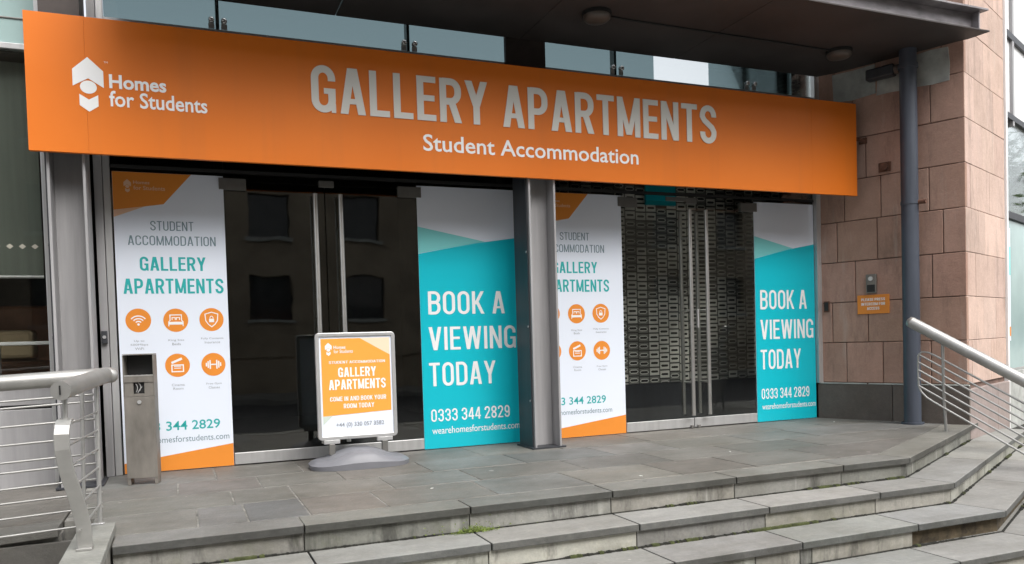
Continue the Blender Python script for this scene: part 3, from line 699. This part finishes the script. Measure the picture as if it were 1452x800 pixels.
# ================================================================== ORANGE SIGN
sg = thing('orange_fascia_sign', 'long orange fascia sign with pale lettering across the entrance', 'sign')
SX0, SX1, SZ0, SZ1, SY = -.859, 6.240, 2.235, 3.135, -.54
b = MB()
for x0, x1 in ((SX0, -.5102), (-.5098, 5.6718), (5.6722, SX1)): b.box(x0, x1, SY, SY+.035, SZ0, SZ1, 'sign_orange')
b.build('board', sg, bevel=.0015)
b = MB(); b.box(SX0+.01, SX1-.01, SY+.036, SY+.05, SZ0+.01, SZ1-.01, 'black'); b.build('backing_frame', sg)
yl = SY-.0025
stroke_part(sg, 'headline', 'GALLERY', .960, 2.345, 2.632, 2.972, 'letter_stone', .152, .09, SY-.006, depth=.0055)
stroke_part(sg, 'headline', 'APARTMENTS', 2.475, 4.56, 2.632, 2.968, 'letter_stone', .152, .09, SY-.006, depth=.0055)
font_part(sg, 'lettering', 'Student Accommodation', 1.80, 3.735, 2.398, 2.528, 'letter_white', yl, .012)
font_part(sg, 'lettering', 'Homes', -.372, -.02, 2.676, 2.770, 'letter_white', yl, .028); font_part(sg, 'lettering', 'for Students', -.376, .24, 2.556, 2.662, 'letter_white', yl, .016)
font_part(sg, 'lettering', 'TM', -.40, -.375, 2.84, 2.852, 'letter_white', yl)
def logo(b, cx, cz, s, m, y):
    """roof chevron, dot and lower chevron"""
    P = lambda pts: [(cx+a*s, cz+c*s) for a, c in pts]
    flat(b, P([(-.092, -.028), (-.092, .082), (0, .168)][:3]+[(0, .028)]), y, m); flat(b, P([(0, .028), (0, .168), (.092, .082), (.092, -.028)]), y, m)
    disc(b, cx, cz-.03*s, .05*s, .043*s, y, m)
    flat(b, P([(-.056, -.078), (0, -.112), (0, -.192), (-.056, -.152)]), y, m); flat(b, P([(0, -.112), (.056, -.078), (.056, -.152), (0, -.192)]), y, m)
b = MB(); logo(b, -.497, 2.702, 1.0, 'letter_white', yl); b.build('house_emblem', sg)

# ================================================================== WINDOW POSTERS
YP = -.006; y1, y2, y3 = YP-.001, YP-.002, YP-.003
def icon(parent, cx, cz, kind):
    b = MB(); disc(b, cx, cz, .087, .088, y1, 'orange', 36); o = b.build('icon', parent)
    b = MB(); m = 'letter_white'; t = .0085
    if kind == 'wifi':
        for r in (.06, .041, .022): line(b, arc(cx, cz-.03, r*1.05, r*1.05, 140, 40, 10), t, y2, m)
        disc(b, cx, cz-.03, .009, .009, y2, m, 12)
    if kind == 'bed':
        line(b, [(cx-.05, cz-.045), (cx-.05, cz-.012), (cx-.04, cz), (cx-.04, cz+.04), (cx+.04, cz+.04), (cx+.04, cz), (cx+.05, cz-.012), (cx+.05, cz-.045)], t*.8, y2, m)
        flat(b, [(cx-.05, cz-.033), (cx+.05, cz-.033), (cx+.05, cz-.012), (cx-.05, cz-.012)], y2-.0002, m)
        line(b, [(cx-.026, cz+.002), (cx-.026, cz+.02), (cx-.004, cz+.02), (cx-.004, cz+.002)], t*.7, y2, m); line(b, [(cx+.004, cz+.002), (cx+.004, cz+.02), (cx+.026, cz+.02), (cx+.026, cz+.002)], t*.7, y2, m)
    if kind == 'shield':
        line(b, [(cx, cz+.056), (cx+.046, cz+.042), (cx+.042, cz-.008), (cx+.024, cz-.036), (cx, cz-.055), (cx-.024, cz-.036), (cx-.042, cz-.008), (cx-.046, cz+.042)], t*.8, y2, m, True)
        flat(b, [(cx-.018, cz-.02), (cx+.018, cz-.02), (cx+.018, cz+.006), (cx-.018, cz+.006)], y2, m); line(b, arc(cx, cz+.008, .012, .018, 180, 0, 8), t*.6, y2-.0002, m)
    if kind == 'clapper':
        line(b, [(cx-.04, cz-.048), (cx+.04, cz-.048), (cx+.04, cz+.002), (cx-.04, cz+.002)], t, y2, m, True)
        line(b, [(cx-.042, cz+.018), (cx+.032, cz+.05)], t*2, y2, m)
        for k in (-.02, -.034): line(b, [(cx-.025, cz+k+.012), (cx+.025, cz+k+.012)], t*.7, y2, m)
    if kind == 'dumbbell':
        line(b, [(cx-.02, cz), (cx+.02, cz)], t*1.2, y2, m)
        for s in (-1, 1):
            for dx, hh in ((.024, .034), (.038, .026), (.051, .014)): line(b, [(cx+s*dx, cz-hh), (cx+s*dx, cz+hh)], t*1.15, y2, m)
    b.build('symbol', o)
def caption(o, cx, cz, rows):
    b = MB()
    for i, (txt, wd) in enumerate(rows): font_text(b, txt, cx-wd/2, cx+wd/2, cz-.028*i-.009, cz-.028*i+.009, 'grey_text', y1)
    b.build('caption', o)
def white_poster(x0, x1, label, shift=0.):
    """printed for x 0..0.775 (right edge at x1)"""
    o = thing('window_poster', label, 'poster', (x1-.353-shift, 0, 0), group='tall printed posters on the entrance glass')
    L = x0-(x1-.353-shift); U = .353+shift; Z1 = 2.235
    def cl(pts):                       # keep print inside the visible sheet
        return [(min(max(a, L+.001), U-.001), c) for a, c in pts]
    b = MB(); b.box(L, U, YP, -.0005, .004, Z1, 'white_vinyl'); b.build('sheet', o)
    b = MB()
    flat(b, cl([(L, Z1-.001), (L, 1.952), (-.075, 2.005), (.125, Z1-.001)]), y1, 'orange')
    b.build('orange_corner', o); b = MB()
    if L < -.3: flat(b, [(L+.001, 1.951), (-.075, 2.004), (-.20, 1.985), (L+.001, 1.90)], y2, 'peach')
    b.build('peach_flash', o); b = MB()
    flat(b, cl([(L, .005), (U, .005), (U, .178), (L, .080)]), y1, 'orange'); b.build('orange_foot', o)
    b = MB()
    if True:
        stroke_part(o, 'lettering', 'STUDENT', -.172, .128, 1.808, 1.878, 'slate_text', .105, .10, y1); stroke_part(o, 'lettering', 'ACCOMMODATION', -.328, .282, 1.697, 1.768, 'slate_text', .105, .10, y1)
        stroke_part(o, 'headline', 'GALLERY', -.254, .205, 1.508, 1.611, 'teal_text', .15, .09, y1); stroke_part(o, 'headline', 'APARTMENTS', -.371, .326, 1.337, 1.449, 'teal_text', .15, .09, y1)
        logo(b, -.315, 2.135, .27, 'peach', y3); font_part(o, 'lettering', 'Homes', -.275, -.165, 2.148, 2.172, 'peach', y3, .02); font_part(o, 'lettering', 'for Students', -.275, -.06, 2.105, 2.135, 'peach', y3, .01); b.build('house_emblem', o)
        icon(o, -.280, 1.139, 'wifi'); b = MB(); caption(o, -.28, .985, [('Up to', .07), ('500Mbps', .12), ('WiFi', .06)]); icon(o, -.275, .796, 'shield')
        font_part(o, 'lettering', '0333 344 2829', -.36, .262, .304, .375, 'teal_text', y1, .012); font_part(o, 'lettering', 'wearehomesforstudents.com', -.365, .325, .215, .262, 'slate_text', y1)
    icon(o, -.023, 1.136, 'bed'); icon(o, .230, 1.137, 'shield'); icon(o, -.024, .796, 'clapper'); icon(o, .231, .793, 'dumbbell')
    caption(o, -.025, .985, [('King Size', .11), ('Beds', .06)]); caption(o, .23, .992, [('Fully Contents', .16), ('Insurance', .11)])
    caption(o, -.025, .648, [('Cinema', .09), ('Room', .07)]); caption(o, .23, .645, [('Free Gym', .11), ('Classes', .08)])
    return o
white_poster(-.415, .353, 'white and orange printed poster standing partly behind the steel cigarette bin')
white_poster(3.06, 3.866, 'white and orange printed poster cut off by the middle steel column', .12)
def teal_poster(x0, x1, label, W):
    o = thing('window_poster', label, 'poster', (x0, 0, 0), group='tall printed posters on the entrance glass')
    b = MB(); b.box(0, x1-x0, YP, -.0005, .004, 2.235, 'white_vinyl'); b.build('sheet', o)
    w = x1-x0; b = MB()
    flat(b, [(.0, 1.666), (w*.64, 1.776), (0, 1.892)], y1, 'teal_pale'); flat(b, [(0, .005), (w, .005), (w, 1.822), (w*.55, 1.762), (0, 1.663)], y2, 'teal'); b.build('teal_field', o)
    k = W
    stroke_part(o, 'headline', 'BOOK A', .070*k, .772*k, 1.150, 1.346, 'letter_white', .125, .10, y3); stroke_part(o, 'headline', 'VIEWING', .066*k, .868*k, .845, 1.043, 'letter_white', .125, .10, y3)
    stroke_part(o, 'headline', 'TODAY', .06*k, .668*k, .538, .738, 'letter_white', .125, .10, y3)
    stroke_part(o, 'lettering', '0333 344 2829', .066*k, .79*k, .235, .340, 'letter_white', .125, .12, y3)
    font_part(o, 'lettering', 'wearehomesforstudents.com', .07*k, .885*k, .128, .188, 'letter_white', y3, .004)
teal_poster(1.889, 2.836, 'wide teal printed poster between the pavement sign and the middle steel column', 1.0)
teal_poster(5.407, 6.180, 'narrow teal printed poster beside the pink stone wall', .86)

# ================================================================== PAVEMENT SIGN
ps = thing('pavement_sign', 'small orange and white poster sign in a silver frame on a grey plastic base', 'sign', (1.222, -.52, 0), R(-1))
def rrect(w, h, r, cz=0, n=6):
    p = []
    for (sx, sz, a) in ((1, 1, 0), (-1, 1, 90), (-1, -1, 180), (1, -1, 270)): p += arc(sx*(w/2-r), cz+sz*(h/2-r), r, r, a, a+90, n)
    return p
PW, PH, PC = .60, .80, .605
def frame_ring(mb, po, pi, yf, yb, m):
    n = len(po)
    vs = [(x, yf, z) for x, z in po]+[(x, yf, z) for x, z in pi]+[(x, yb, z) for x, z in po]+[(x, yb, z) for x, z in pi]
    fs = []
    for i in range(n):
        j = (i+1) % n; fs += [(i, n+i, n+j, j), (2*n+i, i, j, 2*n+j), (3*n+i, 2*n+i, 2*n+j, 3*n+j), (n+i, 3*n+i, 3*n+j, n+j)]
    mb.add(vs, fs, m)
b = MB(); frame_ring(b, rrect(PW, PH, .03, PC), rrect(PW-.056, PH-.056, .008, PC), -.022, .022, 'alu'); b.build('frame', ps, bevel=.004)
b = MB(); w2, h2 = (PW-.05)/2, (PH-.05)/2; b.box(-w2, w2, -.012, .012, PC-h2, PC+h2, 'white_vinyl'); b.build('panel', ps)
b = MB(); zz = lambda v: PC-h2+v*2*h2; xx = lambda u: -w2+u*2*w2; yb_ = -.0135
flat(b, [(xx(.03), zz(.205)), (xx(.97), zz(.235)), (xx(.97), zz(.80)), (xx(.56), zz(.975)), (xx(.03), zz(.975))], yb_, 'board_orange')
flat(b, [(xx(.56), zz(.975)), (xx(.97), zz(.80)), (xx(.97), zz(.975))], yb_, 'peach2'); flat(b, [(xx(.03), zz(.205)), (xx(.16), zz(.209)), (xx(.03), zz(.12))], yb_, 'sage'); b.build('printed_field', ps)
b = MB(); yt = yb_-.0012
logo(b, xx(.13), zz(.875), .27, 'letter_white', yt); font_part(ps, 'lettering', 'Homes', xx(.20), xx(.36), zz(.872), zz(.905), 'letter_white', yt, .02); font_part(ps, 'lettering', 'for Students', xx(.20), xx(.46), zz(.83), zz(.865), 'letter_white', yt, .01)
stroke_part(ps, 'lettering', 'STUDENT ACCOMMODATION', xx(.13), xx(.9), zz(.725), zz(.752), 'letter_white', .13, .1, yt)
stroke_part(ps, 'headline', 'GALLERY', xx(.25), xx(.77), zz(.59), zz(.685), 'letter_white', .17, .09, yt); stroke_part(ps, 'headline', 'APARTMENTS', xx(.12), xx(.9), zz(.465), zz(.565), 'letter_white', .17, .09, yt)
stroke_part(ps, 'lettering', 'COME IN AND BOOK YOUR', xx(.13), xx(.9), zz(.35), zz(.395), 'letter_white', .15, .1, yt); stroke_part(ps, 'lettering', 'ROOM TODAY', xx(.31), xx(.73), zz(.275), zz(.322), 'letter_white', .15, .1, yt)
font_part(ps, 'lettering', '+44 (0) 330 057 3582', xx(.20), xx(.86), zz(.08), zz(.135), 'grey_text', yt, .01); b.build('house_emblem', ps)
for s in (-1, 1):
    b = MB(); b.box(s*.20-.06, s*.20+.06, -.02, .02, .175, .207, 'alu'); b.box(s*.20-.022, s*.20+.022, -.018, .018, .09, .176, 'fitting'); b.build('leg', ps, bevel=.004)
# moulded base: saddle-shaped hollow body
b = MB(); nu, nv = 40, 22; vs = []
def base_h(u, v):
    au, av = abs(u), abs(v)
    e = (au**3.4+av**3.4)
    hump = .05+.078*math.exp(-(au/.56)**3.2)*(1-.5*av**2.2)
    rib = .016*math.exp(-((u/.30)**4))*math.exp(-((v+.62)/.34)**2)
    dish = -.016*math.exp(-((u/.75)**4))*math.exp(-((av-.62)/.22)**2)
    return (hump+rib+dish)*max(0., 1-max(0, e-.55)**1.6/(.45**1.6)*.6)
for i in range(nu+1):
    for j in range(nv+1):
        u = -1+2*i/nu; v = -1+2*j/nv
        k = max(abs(u), abs(v)); e = (abs(u)**3.4+abs(v)**3.4)**(1/3.4); f = k/e if e > 1e-6 else 1
        uu, vv = u*f, v*f
        vs.append((uu*.372, vv*.235*(1-.12*uu*uu), base_h(uu, vv)+.012))
fs = [(i*(nv+1)+j, (i+1)*(nv+1)+j, (i+1)*(nv+1)+j+1, i*(nv+1)+j+1) for i in range(nu) for j in range(nv)]
b.add(vs, fs, 'plastic', smooth=True)
rim = [i*(nv+1) for i in range(nu+1)]+[nu*(nv+1)+j for j in range(1, nv+1)]+[i*(nv+1)+nv for i in range(nu-1, -1, -1)]+[j for j in range(nv-1, 0, -1)]
rv = [vs[i] for i in rim]; n = len(rv); low = [(x*.985, y*.985, .0) for x, y, z in rv]
b.add(rv+low, [(i, n+i, n+(i+1) % n, (i+1) % n) for i in range(n)], 'plastic', smooth=True)
b.build('base', ps)

# ================================================================== CIGARETTE BIN
cb = thing('cigarette_bin', 'narrow weathered steel cigarette bin standing in front of a white poster', 'bin', (-.262, -.50, 0), R(-9))
b = MB(); hw, hd = .098, .06
b.box(-hw, hw, -hd+.002, hd, .045, .60, 'bin_metal'); b.box(-hw, -hw+.006, -hd, hd, .60, .885, 'bin_metal'); b.box(hw-.006, hw, -hd, hd, .60, .885, 'bin_metal')
b.box(-hw+.006, hw-.006, hd-.006, hd, .60, .885, 'black'); b.box(-hw, hw, -hd, hd, .886, .893, 'bin_metal')
b.box(-hw+.007, -.034, -hd+.002, -hd+.008, .602, .735, 'bin_metal'); b.box(.034, hw-.007, -hd+.002, -hd+.008, .602, .735, 'bin_metal'); b.box(-.034, .034, -hd+.002, -hd+.008, .602, .622, 'bin_metal')
b.build('body', cb, bevel=.002)
b = MB(); b.box(-hw+.007, hw-.007, -hd+.004, hd-.008, .738, .748, 'steel'); b.box(-hw+.007, hw-.007, -hd-.003, -hd+.003, .70, .742, 'bin_metal'); b.build('stub_plate', cb, bevel=.001)
b = MB()
for r_ in range(2):
    for i in range(5): x = -.06+.03*i+.012*r_; b.tube([(x, -.02+.035*r_, .7485), (x, -.02+.035*r_, .7495)], .010, 'black', 10)
b.build('stub_hole', cb)
b = MB(); b.box(-.032, .032, -hd+.02, -hd+.024, .624, .70, 'black'); b.build('dark_slot', cb)
b = MB()
for (p0, p1, p2) in (((-.022, .69), (-.002, .665), (-.02, .632)), ((-.005, .695), (.02, .675), (.002, .64)), ((.018, .668), (.0, .648), (-.01, .628))):
    pts = [((1-t)**2*p0[0]+2*t*(1-t)*p1[0]+t*t*p2[0], -hd+.014, (1-t)**2*p0[1]+2*t*(1-t)*p1[1]+t*t*p2[1]) for t in [i/8 for i in range(9)]]
    b.tube(pts, .003, 'alu', 8)
b.build('cigarette_symbol', cb)
b = MB(); b.tube([(0, -hd, .565), (0, -hd-.006, .565)], .013, 'alu', 16); b.build('lock', cb)
for s in (-1, 1):
    b = MB(); b.box(s*(hw-.012)-.01, s*(hw-.012)+.01, -hd+.006, hd-.01, .0, .044, 'bin_metal'); b.build('foot', cb)
o = thing('door_button', 'small dark push button box on the grey frame left of the white poster', 'button', (-.505, -.05, 1.02))
b = MB(); b.box(-.02, .02, -.03, -.001, -.045, .045, 'column_dark'); b.build('housing', o, bevel=.003); b = MB(); b.tube([(0, -.031, .0), (0, -.036, .0)], .012, 'alu', 12); b.build('push_button', o)

# ================================================================== LOW WALL AND LEFT RAILING
lw = thing('low_flank_wall', 'low stone wall with sawn coping flanking the left end of the steps', 'low wall')
b = MB(); b.box(-.485, -.342, -5.2, -2.06, -.56, .005, 'riser', (.24, .235, .215)); b.build('wall', lw, bevel=.004)
b = MB()
for ya, yb in ((-5.2, -4.1), (-4.095, -3.0), (-2.995, -2.045)): b.box(-.497, -.335, ya, yb, .008, .05, 'tread', jit((.24, .24, .225), .08))
b.build('coping', lw, bevel=.004)
lr = thing('ramp_railing', 'stainless tube railing with wires guarding the ramp on the far left', 'railing')
b = MB(); YR = -1.93
b.tube([(-7, YR, .79-.04*6.6), (-.335, YR, .792)], .040, 'rail', 20); b.tube([(-.335, YR, .792), (-.318, YR, .793), (-.305, YR, .7935)], .04, 'rail', 20, rs=[.04, .034, .02])
b.build('handrail', lr)
b = MB(); b.tube([(-.365, -1.95, .792), (-.478, -2.66, .752)], .041, 'rail', 24); hr = b.build('handrail', lr)
b = MB(); b.box(-.483, -.477, -2.665, -2.655, .735, .775, 'black')
T = (Vector((-.478, -2.66, .752))-Vector((-.365, -1.95, .792))).normalized()
b.v = [tuple(Vector(v)+T*.0012) for v in b.v]; b.build('end_slot', hr)
# flat bowed stanchion
def flatbar(mb, path, wd, th, m):
    for i in range(len(path)-1):
        pass
    n = len(path); vs = []
    for i, q in enumerate(path):
        q = Vector(q); d = (Vector(path[min(i+1, n-1)])-Vector(path[max(i-1, 0)])).normalized()
        s = Vector((1, 0, 0)); s = (s-d*s.dot(d)).normalized(); f = d.cross(s)
        vs += [q-s*wd/2-f*th/2, q+s*wd/2-f*th/2, q+s*wd/2+f*th/2, q-s*wd/2+f*th/2]
    fs = [(i*4+k, i*4+(k+1) % 4, i*4+4+(k+1) % 4, i*4+4+k) for i in range(n-1) for k in range(4)]+[(3, 2, 1, 0), tuple(range(4*n-4, 4*n))]
    mb.add(vs, fs, m)
b = MB(); flatbar(b, [(-.418, -2.60, .051), (-.420, -2.61, .16), (-.440, -2.63, .28), (-.468, -2.65, .40), (-.482, -2.66, .50), (-.483, -2.655, .565), (-.480, -2.64, .60), (-.476, -2.615, .618), (-.472, -2.58, .622)], .060, .014, 'rail'); b.build('stanchion', lr, bevel=.003)
b = MB(); b.box(-.452, -.388, -2.63, -2.57, .0505, .062, 'rail'); b.build('base_plate', lr, bevel=.002); b = MB(); b.box(-.45, -.385, -2.075, -2.055, .0505, .058, 'alu'); b.build('base_plate', lr, bevel=.002)
b = MB()
b.tube([(-.474, -2.585, .62), (-.472, -2.59, .755)], .010, 'rail', 10); b.tube([(-.405, -2.06, .05), (-.40, -2.0, .785)], .011, 'rail', 10); b.tube([(-.475, -2.06, .05), (-.465, -2.0, .78)], .009, 'rail', 10)
for x in (-1.9, -3.4, -4.9): b.tube([(x, YR, ramp_z(x)-.2), (x, YR, .79+.04*x+.015)], .014, 'rail', 10)
b.build('post', lr)
b = MB()
for k in range(6):
    z = .60-.092*k; xo = (-.47, -.475, -.472, -.465, -.45, -.435)[k]
    b.tube([(xo, -2.63, z), (-.40, -2.01, z+.01)], .0055, 'rail', 8)
b.build('wire', lr)
b = MB()
for z in (.70, .665, .575, .485, .40, .35, .27, .20, .125, .04): b.tube([(-.395, YR-.06, z), (-7, YR-.06, z-.04*6.6)], .0055, 'rail', 8)
b.build('wire', lr)

# ================================================================== RIGHT RAILING
rr_ = thing('stair_railing', 'stainless stair railing with thin rods beside the stone pier', 'railing')
A = Vector((6.067, -1.291, .967)); D = Vector((6.366, -2.014, .501))-A; D /= math.hypot(D.x, D.y)
def rp(s, z): return A+D*s+Vector((0, 0, z))
b = MB(); b.tube([rp(-.0, 0)+Vector((0, 0, .0)), rp(.02, .0), rp(2.4, 0)], .049, 'rail', 22); b.tube([rp(-.03, -.0), rp(-.02, 0), rp(0, 0)], .049, 'rail', 22, rs=[.02, .042, .049]); b.build('handrail', rr_)
LH = Vector((0, 0, 1))
rods = [-.185, -.255, -.325, -.395, -.465, -.535, -.605]
b = MB()
for z in rods[1:-1]: b.tube([rp(.055, z), rp(2.4, z)], .0085, 'rail', 10)
b.build('rod', rr_)
b = MB()
loop = [rp(2.4, rods[0]), rp(.20, rods[0]), rp(.14, rods[0]-.005), rp(.085, rods[0]-.03), rp(.055, rods[1]-.01), rp(.052, rods[3]), rp(.055, rods[5]+.0), rp(.075, rods[6]+.03), rp(.12, rods[6]+.005), rp(.18, rods[6]), rp(2.4, rods[6])]
b.tube(loop, .009, 'rail', 10); b.build('rod_loop', rr_)
for s in (.255, 2.2):
    b = MB(); q = rp(s, -.04); zb = 0.0 if s < 1 else -.42
    b.tube([(q.x, q.y, q.z), (q.x+.005, q.y-.003, q.z-.5), (q.x+.02, q.y-.01, zb)], .0125, 'rail', 12); b.build('post', rr_)
# ================================================================== BEYOND THE PIER
gw = thing('neighbour_glazing', 'white framed glazed shopfront beyond the stone pier at the far right', 'shopfront')
E0 = CORNER+PD*1.365
def gz(mb, s0, s1, z0, z1, m, o0=-.05, o1=0.):
    a = E0+PD*s0; c = E0+PD*s1; p = [a-NP*-o0*1, c-NP*-o0*1, c-NP*-o1, a-NP*-o1]
    p = [a+NP*o0, c+NP*o0, c+NP*o1, a+NP*o1]; mb.prism([(v.x, v.y) for v in p], z0, z1, m)
b = MB(); gz(b, 0, .06, -.5, 6.6, 'white_paint', -.06, .02); gz(b, .33, .40, 3.05, 6.6, 'column', -.06, .01); gz(b, 1.5, 1.56, -.5, 6.6, 'white_paint', -.06, .02); b.build('mullion', gw)
b = MB(); gz(b, .06, 4, 3.95, 4.02, 'column_dark', -.06, .012); gz(b, .06, 4, 3.10, 3.16, 'column_dark', -.06, .012); gz(b, .06, 4, 2.05, 2.12, 'column_dark', -.06, .012); b.build('transom', gw)
b = MB(); gz(b, .06, 4, 3.165, 6.6, 'white_paint', -.05, -.02); gz(b, .06, 4, .45, 2.045, 'pale_glass', -.05, -.02); gz(b, .06, 4, 2.125, 3.09, 'clear_glass', -.03, -.02); b.build('pane', gw)  # upper pane painted white in place of the sky's reflection
b = MB(); gz(b, .06, 4, -.5, .42, 'cement', -.06, .0); b.build('stall_riser', gw)
pp = thing('shop_poster', 'teal and white poster in the shopfront beyond the pier', 'poster')
b = MB(); gz(b, .08, .24, .75, 1.95, 'white_vinyl', -.015, -.008); b.build('sheet', pp)
b = MB(); gz(b, .085, .235, 1.45, 1.75, 'teal_pale', -.0078, -.006); b.build('teal_band', pp); b = MB(); gz(b, .085, .235, .8, .9, 'orange', -.0078, -.006); b.build('orange_band', pp)
def tree(loc, h, n, cr_, label, name='street_tree'):
    o = thing(name, label, 'tree', loc); r = random.Random(n)
    b = MB(); b.tube([(0, 0, 0), (.05, .02, h*.35), (.0, .05, h*.6), (.03, 0, h*.8)], 0, 'bark', 10, rs=[.14, .11, .08, .03])
    for k in range(7):
        a = k*2.4; z = h*(.4+.06*k); b.tube([(0.02, .03, z), (math.cos(a)*cr_*.6, math.sin(a)*cr_*.6, z+h*.18)], 0, 'bark', 6, rs=[.05, .015])
    b.build('trunk', o); b = MB()
    cl = [(Vector((r.gauss(0, .45), r.gauss(0, .45), r.gauss(0, .38)))*cr_+Vector((0, 0, h*.72)), r.uniform(.25, .5)*cr_) for _ in range(26)]
    for _ in range(n):
        c, rad = cl[r.randrange(len(cl))]; v = Vector((r.gauss(0, 1), r.gauss(0, 1), r.gauss(0, 1))).normalized()*rad*r.random()**.4+c
        u = Vector((r.gauss(0, 1), r.gauss(0, 1), r.gauss(0, 1))).normalized(); w_ = u.orthogonal().normalized(); s = r.uniform(.05, .1)
        b.add([v-u*s, v+w_*s*.5, v+u*s, v-w_*s*.5], [(0, 1, 2, 3)], 'leaf')
    b.build('crown', o)
tree((10.6, 1.6, -.56), 4.6, 5000, 1.3, 'green leafy tree seen behind the shopfront glass at the far right')

# scraps of white paper trodden on the landing
for (x, y) in ((6.02, -.41), (3.9, -1.49), (2.75, -2.05), (1.42, -1.75)):
    b = MB(); a = rnd.uniform(0, 3); ca_, sa_ = math.cos(a)*.014, math.sin(a)*.014
    b.prism([(-ca_, -sa_), (sa_*.6, -ca_*.6), (ca_, sa_), (-sa_*.6, ca_*.5)], .0, .003, 'frost_white'); o = b.build('paper_scrap', None, loc=(x, y, .0005))
    tag(o, 'tiny white scrap of paper trodden on the grey landing slabs', 'litter', 'white paper scraps on the landing')

# moss tuft at the foot of the top riser
mo = thing('moss_clump', 'bright green moss clump at the foot of the top riser', 'moss', (1.46, -2.40, -.14)); b = MB()
r = random.Random(3)
for _ in range(900):
    x = r.gauss(0, .06); y = -abs(r.gauss(0, .018))+.012; z = abs(r.gauss(0, .016))*max(.3, 1-abs(x)*6)+.002; s = r.uniform(.003, .008)
    if r.random() < .12: x = r.gauss(.0, .13); z = abs(r.gauss(0, .03)); y = .01
    u = Vector((r.gauss(0, 1), r.gauss(0, 1), r.gauss(.5, 1))).normalized(); w_ = u.orthogonal().normalized(); v = Vector((x, y, z))
    b.add([v-u*s, v+w_*s*.5, v+u*s, v-w_*s*.5], [(0, 1, 2, 3)], 'moss')
b.build('foliage', mo)

# ================================================================== BUILDING ACROSS THE STREET (mirrored in the door glass)
ob_ = thing('opposite_building', 'brown stone building across the street mirrored in the dark door glass', 'building')
YO = -20.0; b = MB()
xw = [(-13+3.02*i) for i in range(14)]; zr = [(1.75, 3.2), (4.45, 5.85), (7.1, 8.5)]
xs = [-18]; 
for x in xw: xs += [x, x+1.3]
xs.append(34)
for (z0, z1) in ((-.57, 1.75), (3.2, 4.45), (5.85, 7.1), (8.5, 12.5)): b.box(-18, 34, YO-.4, YO, z0, z1, 'opp_stone')
for (z0, z1) in zr:
    for i in range(0, len(xs)-1, 2): b.box(xs[i], xs[i+1], YO-.4, YO, z0, z1, 'opp_stone')
b.build('wall', ob_)
b = MB(); b.box(-18, 34, YO-.2, YO+.25, 12.505, 12.8, 'opp_stone'); b.box(-18, 34, YO+.002, YO+.08, .55, .75, 'opp_stone'); b.build('cornice', ob_)
for (z0, z1) in zr:
    for x in xw:
        b = MB(); b.box(x, x+1.3, YO-.30, YO-.25, z0, z1, 'opp_glass'); wn_ = b.build('window', ob_)
        b = MB(); b.box(x-.08, x+1.38, YO-.02, YO+.12, z0-.12, z0-.002, 'cement'); b.build('sill', wn_)
